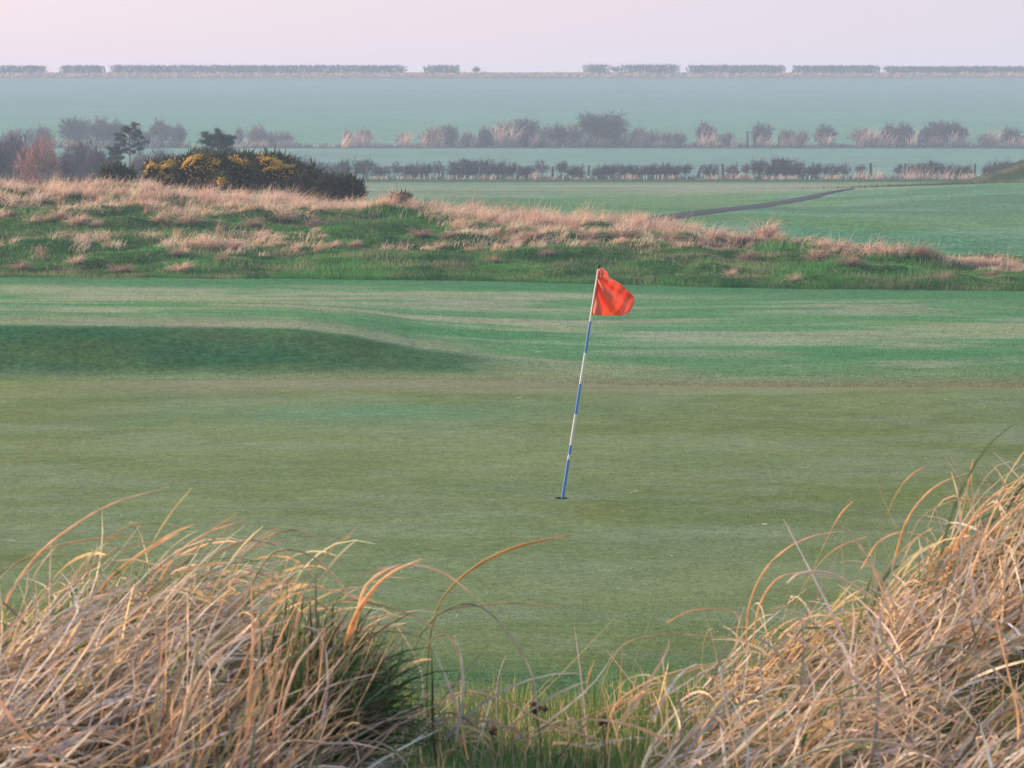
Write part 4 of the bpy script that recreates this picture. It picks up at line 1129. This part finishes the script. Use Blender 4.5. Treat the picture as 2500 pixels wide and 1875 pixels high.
for zf, zx, w, tp, kind, lab in H1:
    px_, py_ = zf(zx, tp)
    if not lab:
        zone = 'left of its broad flat topped thorn' if px_ < 460 else ('between its flat topped thorn and peaked mound' if px_ < 780 else 'right of its peaked mound')
        lab = ('thin see-through' if kind == 'haw_thin' else 'dense dark') + ' thorn of the near hedge, ' + zone
    items.append(dict(px=px_, w=w / 2.6 * S, top=py_, kind=kind, desc=lab))
items.sort(key=lambda i: i['px'])
ordinal_labels(items, lambda o_, d_: o_ + ' ' + d_)
for k, it in enumerate(items):
    place_shrub(it['kind'], it['px'], it['w'] * 1.12, it['top'], 270 + (k % 3) * .5, it['label'], 'bare thorns of the near hedge', k, 'hedge shrub', 'hawthorn', depth=1.5)

# fence along it: posts and wires
def post_mesh(h, r, lean):
    P = np.array([[[0, 0, -.2], [lean * h * .5, 0, h * .5], [lean * h, 0, h - .04], [lean * h, .01, h]]])
    c = np.array([[1, 1, 1.]])
    return tube_batch(P, np.array([[r, r * .95, r * .9, r * .5]]), c, c, 8).mesh('post')
def fence(Y, posts, wires, label, hh=1.3, Yslope=0.0):
    t = thing('wire_fence', label, 'fence', (0, Y, 0))
    xs = []
    for px_, py_top, lean, r in posts:
        x = at(px_, 170, Y)[0]; z = tz(x, Y)
        h = max(.6, at(px_, py_top, Y)[2] - z)
        o = obj('post', post_mesh(h, r, lean), M_POST, t); o.location = (x, 0, z); xs.append(x)
    X = np.linspace(min(xs) - 60, max(xs) + 60, 160)
    for hw in wires:
        P = np.stack([X, 0 * X - .03, terrain(X, X * 0 + Y) + hw], 1)[None]
        c = np.array([[1, 1, 1.]])
        obj('wire', tube_batch(P, np.full((1, len(X)), .008), c, c, 4).mesh('wire'), M_WIRE, t)
PO = [(Z2, 970, 738, 0, .13), (Z2, 1208, 740, .1, .15), (Z2, 1428, 745, 0, .12), (Z2, 1655, 740, .05, .11), (Z3, 130, 738, .35, .14), (Z3, 300, 725, -.05, .12), (Z3, 560, 735, .15, .15), (Z3, 798, 750, .15, .15),
      (Z3, 1000, 745, 0, .12), (Z3, 1232, 722, 0, .13), (Z3, 1450, 724, 0, .11), (Z3, 1892, 726, 0, .11), (Z3, 2112, 735, 0, .12), (Z2, 730, 745, 0, .11), (Z2, 490, 748, 0, .11), (Z2, 250, 748, 0, .11), (Z2, 10, 748, 0, .11)]
fence(268.6, [(*zf(x, y), l, r) for zf, x, y, l, r in PO], (.45, .85, 1.15), 'old wire fence with dark leaning posts along the near hedge')
PO2 = [(Z3, 495, 520, 0, .13), (Z3, 452, 518, 0, .16), (Z3, 338, 528, 0, .12), (Z3, 650, 545, 0, .10), (Z3, 1535, 540, 0, .12), (Z2, 1885, 545, 0, .12), (Z3, 1240, 545, 0, .12)]
fence(398.5, [(*zf(x, y), l, r) for zf, x, y, l, r in PO2], (.5, 1.1), 'thin wire fence with a few dark posts along the middle hedgerow')

# white tree guards
P = np.array([[[0, 0, 0], [0, 0, .3], [.01, 0, .6], [.012, 0, .62]]]); c = np.array([[1, 1, 1.]])
gme = tube_batch(P, np.array([[.055, .052, .052, .05]]), c, c, 10).mesh('tree_guard', True)
GU = [(Z2, v) for v in (165, 195, 265, 370, 447, 467, 530, 587, 615, 650, 693, 770, 818, 872, 910, 1190, 1222, 1320, 1433, 1495, 1543, 1655, 1705, 1787, 1875, 1930, 2010, 2025, 2080, 2100, 2127)] + \
     [(Z3, v) for v in (70, 190, 385, 490, 570, 612, 655, 670, 760, 820, 845, 1080, 1210, 1240, 1390, 1445, 1640, 1745, 1925, 2145, 2175, 2200)]
cntg = {}
for k, (zf, v) in enumerate(GU):
    pz = zf(v)[0]; zn = 'left of its broad flat topped thorn' if pz < 460 else ('between flat topped thorn and mound' if pz < 780 else 'right of its peaked mound')
    cntg[zn] = cntg.get(zn, 0) + 1
    glab = ORD[(cntg[zn] - 1) % 20] + (' more' if cntg[zn] > 20 else '') + ' pale guard tube of the near hedge, ' + zn
    px_ = zf(v)[0]; Y = 267.3 - .25 * (k % 3); x = at(px_, 178, Y)[0]
    o = obj('tree_guard', gme, M_GUARD, label=glab, cat='tree guard', group='pale tree guards along the near hedge')
    o.location = (x, Y, tz(x, Y) + .02); s = rng.uniform(.75, 1.35)
    o.scale = (s, s, rng.uniform(.5, .9)); o.rotation_euler = (rng.normal(0, .06), rng.normal(0, .10), 0)

# straw and low growth at the foot of the hedges
def far_fans(name, Y, spans, per_m, h, w, cols=PINK, nb=10, rad=.5, wts=None):
    xs = []; hs = []
    for a, b, hk, dens in spans:
        xa, xb = at(a, 170, Y)[0], at(b, 170, Y)[0]
        m_ = max(2, int((xb - xa) * per_m * dens)); xs.append(rng.uniform(xa, xb, m_)); hs.append(rng.uniform(.6, 1.1, m_) * h * hk)
    xs = np.concatenate(xs); hs = np.concatenate(hs); ys = Y + rng.uniform(-rad, rad, len(xs))
    obj(name, fan(xs, ys, nb, np.full(len(xs), .22), hs, w=w, cols=cols, lean=(0, .5)).mesh(name), M_STRAW, kind='stuff')
far_fans('verge_straw', 267.8, [(300, 1030, .45, .5)] + [(Z2(a)[0], Z2(b)[0], hk, 1.5) for a, b, hk in ((280, 350, .7), (480, 520, .6), (740, 800, .6), (960, 1040, .8), (1130, 1170, .6), (1300, 1410, 1.3), (1550, 1600, .7), (1880, 1960, .9), (2150, 2200, .8))]
         + [(Z3(a)[0], Z3(b)[0], hk, 2.0) for a, b, hk in ((215, 260, 1), (320, 380, 1.2), (400, 470, 1), (650, 760, .8), (930, 1040, .9), (1125, 1200, 1.5), (1260, 1340, 1.3), (1450, 1640, 1.5), (1660, 1740, 1.5), (1780, 1900, 1.1), (1960, 2060, 1.0))], 3.5, .85, (.025, .045), nb=9)
far_fans('verge_undergrowth', 269.5, [(280, 1040, .8, 2.6)], 6, .62, (.03, .05), cols=[(.05, .08, .045), (.09, .08, .06), (.06, .05, .045), (.10, .12, .06), (.12, .08, .06)], nb=8)
n = 14000
x = rng.uniform(-52, 52, n); y = rng.uniform(258, 268, n)
short_blades('verge_grass', x, y, rng.uniform(.10, .30, n), rng.uniform(.04, .07, n), [(.05, .11, .05), (.08, .13, .06), (.12, .13, .07)], [2, 2, 1], M_BLADE, lean=.7)

# middle hedgerow (400 m)
H2 = [(Z1, 275, 110, 474, 'mid_dome', 'small round dark shrub alone above the scrub at the far left'), (Z1, 195, 60, 495, 'mid_light', ''), (Z1, 85, 120, 500, 'mid_light', ''), (Z1, 480, 200, 425, 'mid_dome', 'left one of the two big violet domes behind the tall pine'), (Z1, 650, 190, 428, 'mid_dome', 'right one of the two big violet domes behind the tall pine'),
      (Z1, 745, 110, 440, 'mid_dome', ''), (Z1, 870, 110, 475, 'mid_light', ''), (Z1, 1020, 160, 440, 'mid_dome', 'tall straggly topped shrub right of the tall pine'), (Z1, 1140, 90, 465, 'mid_dome', ''), (Z1, 940, 90, 520, 'mid_dome', ''), (Z1, 1400, 90, 505, 'mid_light', ''),
      (Z1, 1520, 60, 490, 'mid_light', 'spindly leaning sapling right of the dense pine'), (Z1, 1630, 130, 474, 'mid_light', ''), (Z1, 1720, 110, 520, 'mid_light', ''), (Z1, 1810, 120, 515, 'mid_light', ''),
      (Z2, 130, 60, 508, 'mid_light', ''), (Z2, 222, 130, 500, 'mid_light', ''), (Z2, 480, 80, 528, 'mid_light', ''), (Z2, 670, 150, 488, 'mid_light', ''), (Z2, 770, 120, 474, 'mid_dome', ''), (Z2, 880, 110, 520, 'mid_light', ''),
      (Z2, 1005, 110, 484, 'mid_dome', ''), (Z2, 1130, 170, 450, 'mid_light', ''), (Z2, 1262, 170, 430, 'mid_dome', 'dark dome left of the biggest tree of the middle hedgerow'), (Z2, 1385, 120, 478, 'mid_light', ''), (Z2, 1470, 120, 464, 'mid_dome', ''), (Z2, 1560, 120, 462, 'mid_light', ''),
      (Z2, 1755, 290, 388, 'big_dome', 'biggest tree of the middle hedgerow, a wide dark dome'), (Z2, 1965, 130, 490, 'mid_light', ''), (Z2, 2055, 120, 510, 'mid_light', ''), (Z2, 2155, 130, 518, 'mid_light', ''),
      (Z3, 20, 100, 520, 'mid_light', ''), (Z3, 185, 130, 452, 'mid_dome', ''), (Z3, 320, 120, 525, 'mid_light', ''), (Z3, 545, 140, 448, 'mid_dome', ''), (Z3, 705, 120, 500, 'mid_light', ''), (Z3, 795, 100, 510, 'mid_light', ''),
      (Z3, 945, 140, 465, 'mid_dome', ''), (Z3, 1175, 150, 492, 'mid_light', ''), (Z3, 1255, 100, 520, 'mid_light', ''), (Z3, 1355, 130, 465, 'mid_dome', ''), (Z3, 1445, 130, 455, 'mid_dome', ''),
      (Z3, 1600, 140, 480, 'mid_dome', ''), (Z3, 1680, 200, 445, 'mid_dome', 'widest violet shrub of the middle hedgerow at the right'), (Z3, 1775, 130, 455, 'mid_dome', ''), (Z3, 1980, 130, 525, 'mid_light', ''), (Z3, 2115, 130, 478, 'mid_dome', ''), (Z3, 2190, 80, 540, 'mid_light', '')]
items = []
for zf, zx, w, tp, kind, lab in H2:
    px_, py_ = zf(zx, tp)
    if not lab:
        zone = 'left of the gorse' if px_ < 290 else ('left of its biggest tree' if px_ < 600 else 'right of its biggest tree')
        lab = ('brownish open' if kind == 'mid_light' else 'rounded violet grey') + ' shrub of the middle hedgerow ' + zone
    items.append(dict(px=px_, w=w / 2.6 * S, top=py_, kind=kind, desc=lab))
items.sort(key=lambda i: i['px'])
ordinal_labels(items, lambda o_, d_: o_ + ' ' + d_)
for k, it in enumerate(items):
    place_shrub(it['kind'], it['px'], it['w'] * 1.22, it['top'], 400.5 + (k % 3) * .8, it['label'], 'shrubs of the middle hedgerow', k, 'shrub', 'hedgerow_shrub')
sp2 = [(-20, 1050, .35, .6)] + [(Z1(a)[0], Z1(b)[0], hk, 2.2) for a, b, hk in ((370, 600, .8), (940, 1000, 1.3), (1040, 1075, 1.1), (1490, 1860, .8), (2180, 2230, 1.3))] \
    + [(Z2(a)[0], Z2(b)[0], hk, 3) for a, b, hk in ((100, 160, 1.4), (175, 290, 1.6), (320, 420, .7), (430, 515, 1.5), (580, 720, 1.6), (800, 850, .9), (905, 945, 1.3), (1060, 1190, 2.2), (1290, 1420, 1.3), (1570, 1620, 1.2), (1660, 1760, 1.4), (1915, 2000, 1.7), (2030, 2200, .9))] \
    + [(Z3(a)[0], Z3(b)[0], hk, 3) for a, b, hk in ((135, 250, 1.8), (340, 390, 1.0), (500, 600, 1.3), (655, 760, 1.4), (770, 830, .9), (900, 1000, 1.5), (1150, 1290, 1.9), (1310, 1370, 1.5), (1460, 1520, 1.5), (1590, 1690, 1.3), (1730, 1880, 1.4), (1925, 2035, 1.8), (2080, 2200, .9))]
far_fans('hedgerow_straw', 399.2, sp2, 2.0, 1.6, (.05, .09), nb=8, rad=1.0, cols=[(.72, .50, .40), (.64, .44, .37), (.54, .38, .34), (.76, .56, .44), (.44, .34, .30)])
far_fans('hedgerow_undergrowth', 402.5, [(-20, 1050, .5, 1.6), (425, 650, 1.5, 4), (650, 700, .9, 2), (720, 1030, .7, 1.5), (0, 190, 1.1, 3), (240, 300, .9, 3)], 2.2, 1.1, (.06, .09), nb=7, rad=1.0, cols=[(.10, .08, .08), (.13, .09, .085), (.17, .12, .10), (.06, .07, .05), (.22, .15, .12)])

# clipped hedge on the skyline (724 m)
def sky_hedge(pa, pb, ptop, label, gap=0.0, Y=724):
    xa, xb = at(pa, 70, Y)[0], at(pb, 70, Y)[0]; L = xb - xa; xm = (xa + xb) / 2
    z0 = float(terrain(np.linspace(xa, xb, 9), np.full(9, float(Y))).min())
    top = at((pa + pb) / 2, ptop, Y)[2] - z0
    o = thing('clipped_hedge', label, 'hedge', (xm, Y, z0), 'clipped hedges on the skyline')
    n = int(L * 130)
    x = rng.uniform(-L / 2, L / 2, n); y = rng.uniform(-.8, .8, n)
    z = -.5 + (top + .3) * (gap * .35 + (1 - gap * .35) * rng.uniform(.0, .85, n))
    edge = np.clip((L / 2 - np.abs(x)) / 1.5, 0, 1)
    keep = rng.uniform(0, 1, n) < .25 + .75 * edge
    x, y, z = x[keep], y[keep], z[keep]; n = len(x)
    p0 = np.stack([x, y, z], 1)
    d = rng.normal(0, .35, (n, 3)); d[:, 2] = rng.uniform(.25, .75, n)
    p1 = p0 + d; p1[:, 2] = np.minimum(p1[:, 2], top * (.94 + .13 * fbm(x * .35, x * 0, 3, 3)) + .17 * rng.normal(size=n))
    PT = quad_lines(p0, p1, 3, 0, np.full(n, .05))
    c = pal(n, [VIO, DARK, BRN], [3, 2, .6], .15)
    Bt = ribbon_batch(PT, np.array([1, .9, .4])[None] * .14 * np.ones((n, 1)), twist_sides(PT, rng.uniform(0, 6, n), rng.uniform(-1.5, 1.5, n)), c, c)
    obj('crown', Bt.mesh('crown'), M_TWIG, o, kind='stuff')
    m_ = max(3, int(L * 1.1))
    sx = np.linspace(-L / 2 + .3, L / 2 - .3, m_) + rng.normal(0, .2, m_)
    p0 = np.stack([sx, 0 * sx, 0 * sx - .3], 1); p1 = np.stack([sx + rng.normal(0, .4, m_), rng.normal(0, .3, m_), 0 * sx + top * rng.uniform(.5, .8, m_)], 1)
    c = pal(m_, [DARK], [1]); obj('stems', tube_batch(quad_lines(p0, p1, 4, 0, np.full(m_, .1)), np.full((m_, 4), .07), c, c, 4).mesh('stems'), M_TWIG, o, kind='stuff')
SK = [(-60, Z1(300)[0], 157.5, 'clipped hedge at the left edge of the skyline', 0), (Z1(378)[0], Z1(672)[0], 157.5, 'short clipped hedge second from the left on the skyline', 0),
      (Z1(700)[0], Z2(498)[0], 157, 'longest clipped hedge on the left half of the skyline', 0), (Z2(612)[0], Z2(838)[0], 157, 'short clipped hedge block standing alone left of the open gap', .1),
      (Z2(1622)[0], Z2(1790)[0], 155.5, 'ragged start of the hedge right of the open gap on the skyline', .25), (Z2(1860)[0], Z3(22)[0], 155.5, 'clipped hedge right of the ragged one on the skyline', .2),
      (Z3(68)[0], Z3(692)[0], 157, 'flat clipped hedge with a pale hole low in its right part', .3), (Z3(735)[0], Z3(1292)[0], 158, 'clipped hedge between two narrow gaps right of the flat one', .3),
      (Z3(1312)[0], 1090, 160, 'clipped hedge running out of the right edge of the skyline', .3)]
for a, b, tp, lab, gap in SK:
    sky_hedge(a, b, tp * S, lab, gap)
place_shrub('mid_dome', Z2(945)[0], 60 / 2.6 * S, (120 + 108 / 2.6) * S, 722, 'small lone bush in the open gap of the skyline', None, 1, 'bush', 'small_bush')
place_shrub('mid_light', Z2(1830)[0], 110 / 2.6 * S, (120 + 105 / 2.6) * S, 723, 'loose bush between two clipped hedges right of the skyline gap', None, 2, 'bush', 'small_bush')
far_fans('bank_straw', 716, [(-40, 1070, .8, 1)], 6.0, .8, (.10, .16), nb=7, rad=4.5, cols=[(.60, .42, .38), (.50, .34, .31), (.40, .28, .26), (.62, .46, .38), (.3, .24, .22)])

# ------------------------------------------------------------------ scrub behind the ridge on the left
SCR = [(Z1, 60, 330, 515, 208, 'scrub', 'dense bluish bare scrub at the left edge behind the straw ridge'), (Z1, -60, 300, 530, 200, 'scrub', 'bare scrub cut by the left edge of the picture'),
       (Z1, 262, 300, 540, 186, 'scrub_red', 'rounded reddish willow scrub at the left'), (Z1, 500, 250, 555, 214, 'scrub', 'upright bare scrub right of the reddish willow'),
       (Z1, 620, 230, 600, 200, 'scrub', 'low dark bare scrub left of the small spruce'), (Z1, 150, 200, 600, 190, 'scrub', 'low scrub in front of the dense bluish one at the left'),
       (Z1, 400, 200, 640, 190, 'scrub', 'low scrub in front of the gap right of the reddish willow'),
       (Z1, 1040, 300, 628, 236, 'scrub', 'wide rounded violet thicket between the two pines'), (Z1, 900, 220, 650, 232, 'scrub', 'lower violet thicket behind the tall pine')]
for k, (zf, zx, w, tp, Y, kind, lab) in enumerate(SCR):
    px_, py_ = zf(zx, tp)
    place_shrub(kind, px_, w / 2.6 * S, py_, Y, lab, None, k, 'scrub', 'bare_scrub', depth=3.0)

# ------------------------------------------------------------------ pines
def needle_tufts(cen, r, per, B_, L=.22, w=.03, up=.5):
    m = len(cen); i = np.repeat(np.arange(m), per); n = len(i)
    p0 = cen[i] + rng.normal(0, 1, (n, 3)) * r[i][:, None] * np.array([.55, .55, .35])
    d = rng.normal(size=(n, 3)); d[:, 2] = d[:, 2] * .6 + up; d /= np.linalg.norm(d, axis=1, keepdims=True)
    p1 = p0 + d * (L * rng.uniform(.6, 1.2, n))[:, None]
    P = np.stack([p0, (p0 + p1) / 2 + rng.normal(0, .01, (n, 3)), p1], 1)
    c = pal(n, [(.045, .085, .055), (.06, .10, .06), (.035, .065, .05)], [2, 1, 1], .15)
    ribbon_batch(P, np.array([1, .9, .2])[None] * w * np.ones((n, 1)), twist_sides(P, rng.uniform(0, 6, n), rng.uniform(-1.5, 1.5, n)), c, c * 1.2, B=B_)
def pine(zx, zy_top, Y, label, spec, trunk_r, tuft, per, lean=0.0, zy_vis=None):
    px_, py_ = Z1(zx, zy_top); x = at(px_, py_, Y)[0]; z = tz(x, Y); H = at(px_, py_, Y)[2] - z
    t = thing('pine_tree', label, 'pine', (x, Y, z))
    q = 1 / 2.602 * S / F_PX * Y                # metres per zoom pixel
    P = spline(np.array([[0, 0, -.2], [lean * .3, 0, H * .4], [lean, .05, H * .75], [lean * .9, 0, H * .98]]), 12)[None]
    cb = np.array([[.13, .10, .085]])
    obj('trunk', tube_batch(P, np.linspace(trunk_r, trunk_r * .3, 12)[None], cb, cb, 8).mesh('trunk', True), M_TWIG, t)
    NB = Batch(); cens = []; rs = []
    for (ex, ey, r, root) in spec:               # limb ends: offset from the trunk, height, tuft radius, all in zoom pixels
        e = np.array([(ex - zx) * q, rng.normal(0, .35), H - (ey - zy_top) * q])
        rt = np.array([lean * .8 * min(1, root), 0, H - (ey + 25 - zy_top) * q]) if root else np.array([0, 0, e[2] - .2])
        rt[2] = min(rt[2], H * .95); rt[0] = np.interp(rt[2], P[0, :, 2], P[0, :, 0])
        Pb = quad_lines(rt[None], e[None], 5, -.08, np.array([.04]))
        obj('branch', tube_batch(Pb, np.linspace(.03, .012, 5)[None], cb, cb, 5).mesh('branch', True), M_TWIG, t)
        for s in np.linspace(.55, 1, 3):
            cens.append(rt * (1 - s) + e * s + rng.normal(0, .05, 3)); rs.append(r * q * (.5 + .5 * s))
        cens.append(e + np.array([0, rng.normal(0, .4), 0])); rs.append(r * q)
    needle_tufts(np.array(cens), np.array(rs), per, NB, tuft[0], tuft[1])
    obj('needles', NB.mesh('needles'), M_NEEDLE, t, kind='stuff')
pine(822, 466, 172, 'tall slender young pine with a bare trunk, rising from the left scrub', [
    (868, 480, 9, 1), (845, 500, 10, 1), (800, 495, 12, 1), (785, 515, 12, 1), (890, 530, 12, 1), (870, 520, 9, 1), (770, 545, 12, 1), (745, 575, 13, 1), (900, 560, 12, 1), (880, 605, 14, 1), (915, 590, 12, 1), (740, 545, 7, 1),
    (780, 580, 12, 1), (815, 520, 12, 1), (845, 555, 10, 1), (900, 625, 9, 1), (760, 605, 8, 1), (790, 640, 10, 1), (840, 650, 8, 1)], .055, (.17, .028), 34)
pine(1384, 512, 160, 'dense dark green pine behind the gorse bushes', [
    (1385, 525, 9, 1), (1290, 545, 20, 1), (1320, 560, 24, 1), (1360, 560, 24, 1), (1410, 555, 22, 1), (1450, 570, 20, 1), (1485, 565, 14, 1), (1280, 590, 20, 1), (1330, 600, 26, 1), (1390, 600, 26, 1), (1440, 610, 20, 1),
    (1470, 600, 12, 1), (1245, 645, 16, 1), (1290, 640, 20, 1), (1340, 645, 22, 1), (1400, 645, 22, 1), (1450, 640, 14, 1), (1270, 665, 18, 1), (1320, 670, 20, 1), (1420, 675, 16, 1), (1480, 660, 12, 1)], .07, (.18, .032), 60)
pine(728, 600, 180, 'small bushy green spruce left of the tall pine trunk', [
    (728, 610, 10, 1), (700, 630, 14, 1), (750, 625, 12, 1), (735, 650, 18, 1), (705, 665, 16, 1), (765, 655, 14, 1), (775, 690, 14, 1), (730, 695, 20, 1), (700, 705, 16, 1), (760, 720, 16, 1), (725, 730, 18, 1), (800, 640, 10, 1)], .05, (.17, .032), 60)

# ------------------------------------------------------------------ gorse
def gorse(name, label, blobs, Y, per=420, flowers=()):
    """blobs: centre x, y and radii in the first zoom's pixels -> rounded masses of spiny shoots round an added light-blocking core"""
    q = 1 / 2.602 * S / F_PX * Y
    x0 = np.mean([b[0] for b in blobs]); xw = at(Z1(x0)[0], 190, Y)[0]; z0 = tz(xw, Y)
    t = thing(name, label, 'gorse', (xw, Y, z0))
    F = Batch(); K_ = Batch(); PF = Batch()
    for (bx, by, rx, ry) in list(blobs) + [(b[0], b[1] + b[3] * .9, b[2] * .95, b[3]) for b in blobs]:
        c = at(*Z1(bx, by), Y) - np.array([xw, Y, z0]); c[1] = rng.uniform(-.2, .2)
        R = np.array([rx * q, max(rx, ry) * q * .9, ry * q])
        # solid dark core, added to block light through the bush
        nu, nv = 12, 8
        U_, V_ = np.meshgrid(np.linspace(0, 2 * math.pi, nu + 1)[:-1], np.linspace(.05, math.pi - .05, nv))
        rr = .70 * (1 + .15 * np.sin(3 * U_ + bx) * np.sin(2 * V_))
        Vv = np.stack([np.cos(U_) * np.sin(V_), np.sin(U_) * np.sin(V_), np.cos(V_)], 2) * rr[..., None] * R + c
        idx = np.arange(nu * nv).reshape(nv, nu); nx = np.roll(idx, -1, 1)
        K_.add(Vv.reshape(-1, 3), np.stack([idx[:-1].ravel(), nx[:-1].ravel(), nx[1:].ravel(), idx[1:].ravel()], 1), (.05, .055, .028))
        n = int(per * (rx * ry) / 2500) + 60
        d = rng.normal(size=(n, 3)); d[:, 2] = np.abs(d[:, 2]) * .9 - .25; d /= np.linalg.norm(d, axis=1, keepdims=True)
        p0 = c + d * R * rng.uniform(.66, .92, (n, 1)) * (1 + .14 * np.sin(d[:, :1] * 9 + bx))
        dd = d + rng.normal(0, .45, (n, 3)); dd[:, 2] += .45; dd /= np.linalg.norm(dd, axis=1, keepdims=True)
        p1 = p0 + dd * rng.uniform(.08, .30, (n, 1)) * (1 + .6 * (rng.uniform(0, 1, (n, 1)) < .12))
        P = np.stack([p0, (p0 + p1) / 2 + rng.normal(0, .012, (n, 3)), p1], 1)
        cc = pal(n, [(.055, .072, .034), (.085, .105, .038), (.04, .05, .03), (.13, .10, .065)], [3, 2, 2, 1.3], .25)
        ribbon_batch(P, np.array([.9, 1, .15])[None] * .045 * np.ones((n, 1)), twist_sides(P, rng.uniform(0, 6, n), rng.uniform(-1.5, 1.5, n)), cc, cc * 1.15, B=F)
    if flowers and len(blobs) > 1:
        flowers = list(flowers) + [([(b[0] - b[2] * .8, b[1] - b[3] * .75), (b[0] + b[2] * .8, b[1] - b[3] * .6)], b[3] * .5, 9) for b in blobs]
    for fl in flowers:                            # flowering edges: polylines of bloom along the outline
        pl = np.array(fl[0], float); wd = fl[1]; n = int(fl[2] * 3.4)
        d_ = np.r_[0, np.cumsum(np.hypot(*np.diff(pl, axis=0).T))]; s = rng.uniform(0, d_[-1], n)
        fx = np.interp(s, d_, pl[:, 0]) + rng.normal(0, wd * .6, n); fy = np.interp(s, d_, pl[:, 1]) + rng.normal(0, wd * .6, n)
        for a_, b_ in zip(fx, fy):
            p = at(*Z1(a_, b_), Y) - np.array([xw, Y, z0])
            # seat the bloom on the nearest mass
            yb = -1e9
            for (bx, by, rx, ry) in blobs:
                e = 1 - ((a_ - bx) / (rx * .98)) ** 2 - ((b_ - by) / (ry * .98)) ** 2
                if e > 0: yb = max(yb, math.sqrt(e) * max(rx, ry) * q * .9)
            p[1] = -(yb * 1.06 + .22 if yb > -1e8 else 0.22) + rng.normal(0, .05)
            sz = rng.uniform(.016, .032)
            oc = np.array([[1, 0, 0], [-1, 0, 0], [0, 1, 0], [0, -1, 0], [0, 0, 1], [0, 0, -1.]]) * sz * rng.uniform(.7, 1.3, (6, 1))
            T = np.array([[0, 2, 4], [2, 1, 4], [1, 3, 4], [3, 0, 4], [2, 0, 5], [1, 2, 5], [3, 1, 5], [0, 3, 5]])
            PF.add(oc + p, None, np.array([.90, .54, .07]) * rng.uniform(.7, 1.1), T)
    obj('dark_core', K_.mesh('dark_core', True), M_GORSE, t)
    obj('foliage', F.mesh('foliage'), M_GORSE, t, kind='stuff')
    if PF.n: obj('flowers', PF.mesh('flowers'), M_PETAL, t, kind='stuff')
def Gz(x, y): return (350 + x / 4.022) * 2.602, (350 + y / 4.022 - 120) * 2.602   # gorse zoom -> first zoom
def gb(*L): return [(*Gz(a, b), r1 / 4.022 * 2.602, r2 / 4.022 * 2.602) for a, b, r1, r2 in L]
def gf(*L): return [([Gz(a, b) for a, b in pl], wd / 4.022 * 2.602, n) for pl, wd, n in L]
gorse('gorse_bush', 'leftmost gorse bush, low with yellow bloom down its sunny edge', gb((95, 270, 60, 70), (270, 270, 110, 80), (330, 260, 80, 80), (210, 350, 90, 70)), 95,
      flowers=gf(([(30, 290), (60, 225), (120, 205), (140, 240)], 16, 60), ([(190, 240), (250, 190), (320, 185)], 26, 70), ([(250, 330), (330, 295), (390, 260)], 14, 80), ([(150, 275), (230, 300)], 12, 20)))
gorse('gorse_bush', 'big gorse bush with an arc of yellow bloom on its left shoulder', gb((520, 230, 130, 100), (460, 310, 130, 110), (600, 330, 130, 110), (700, 220, 110, 90), (680, 320, 120, 110), (560, 390, 120, 60)), 93,
      flowers=gf(([(400, 230), (430, 175), (500, 135), (590, 130)], 16, 130), ([(485, 205), (520, 170)], 10, 15), ([(600, 145), (700, 165), (760, 190)], 30, 40)))
gorse('gorse_bush', 'gorse bush in the middle of the row with sparse yellow tops', gb((870, 230, 120, 90), (990, 230, 120, 100), (860, 330, 120, 110), (1000, 330, 130, 110), (1090, 240, 90, 90), (940, 400, 140, 70)), 94,
      flowers=gf(([(800, 160), (900, 150), (960, 165)], 22, 60), ([(905, 135), (945, 160)], 16, 50), ([(980, 185), (1130, 185)], 28, 60), ([(790, 240), (850, 215)], 14, 16)))
gorse('gorse_bush', 'small bright bunch of gorse in full bloom in front of the row', gb((770, 365, 40, 38)), 90.5, flowers=gf(([(750, 345), (790, 340), (775, 380), (755, 375)], 26, 110),))
gorse('gorse_bush', 'tall gorse bush with two bands of yellow bloom at the right of the row', gb((1230, 220, 110, 90), (1340, 260, 120, 100), (1440, 300, 130, 100), (1270, 330, 130, 110), (1400, 400, 150, 100), (1500, 380, 100, 110)), 93,
      flowers=gf(([(1160, 140), (1230, 145), (1300, 155), (1360, 190)], 16, 120), ([(1190, 265), (1270, 245), (1360, 235)], 14, 90), ([(1390, 225), (1450, 215), (1500, 212)], 16, 70), ([(1290, 190), (1390, 220)], 14, 30)))
gorse('gorse_bush', 'low dark gorse bush without bloom where the row slopes down', gb((1660, 330, 45, 70), (1690, 380, 60, 60), (1600, 430, 130, 90), (1500, 470, 140, 70)), 92)
gorse('gorse_bush', 'last dark rounded gorse bush at the right end of the row', gb((1880, 430, 130, 85), (1990, 440, 120, 80), (1820, 470, 110, 80), (2060, 480, 80, 60)), 91)
gorse('gorse_bush', 'tiny dark gorse seedling on the crest right of the row', [(2140 + 405, 965, 40, 22)], 88)
gorse('gorse_bush', 'scrubby dark gorse at the foot of the tall pine', [(700, 800, 45, 40), (740, 790, 40, 40), (800, 810, 50, 34)], 100)

# ------------------------------------------------------------------ haze
hz = bpy.data.meshes.new('haze')
xa, xb, ya, yb, za, zb = -5600, 5600, -400, 5600, -14, 24
hz.from_pydata([(xa, ya, za), (xb, ya, za), (xb, yb, za), (xa, yb, za), (xa, ya, zb), (xb, ya, zb), (xb, yb, zb), (xa, yb, zb)], [],
               [(0, 3, 2, 1), (4, 5, 6, 7), (0, 1, 5, 4), (1, 2, 6, 5), (2, 3, 7, 6), (3, 0, 4, 7)])
m, n_, out = new_mat('haze_air')
v = n_.nodes.new('ShaderNodeVolumePrincipled')
v.inputs['Color'].default_value = HAZE_COLOR
v.inputs['Density'].default_value = HAZE_DENSITY
v.inputs['Anisotropy'].default_value = 0.0
n_.links.new(v.outputs[0], out.inputs['Volume'])
ho = obj('haze', hz, m, kind='stuff')
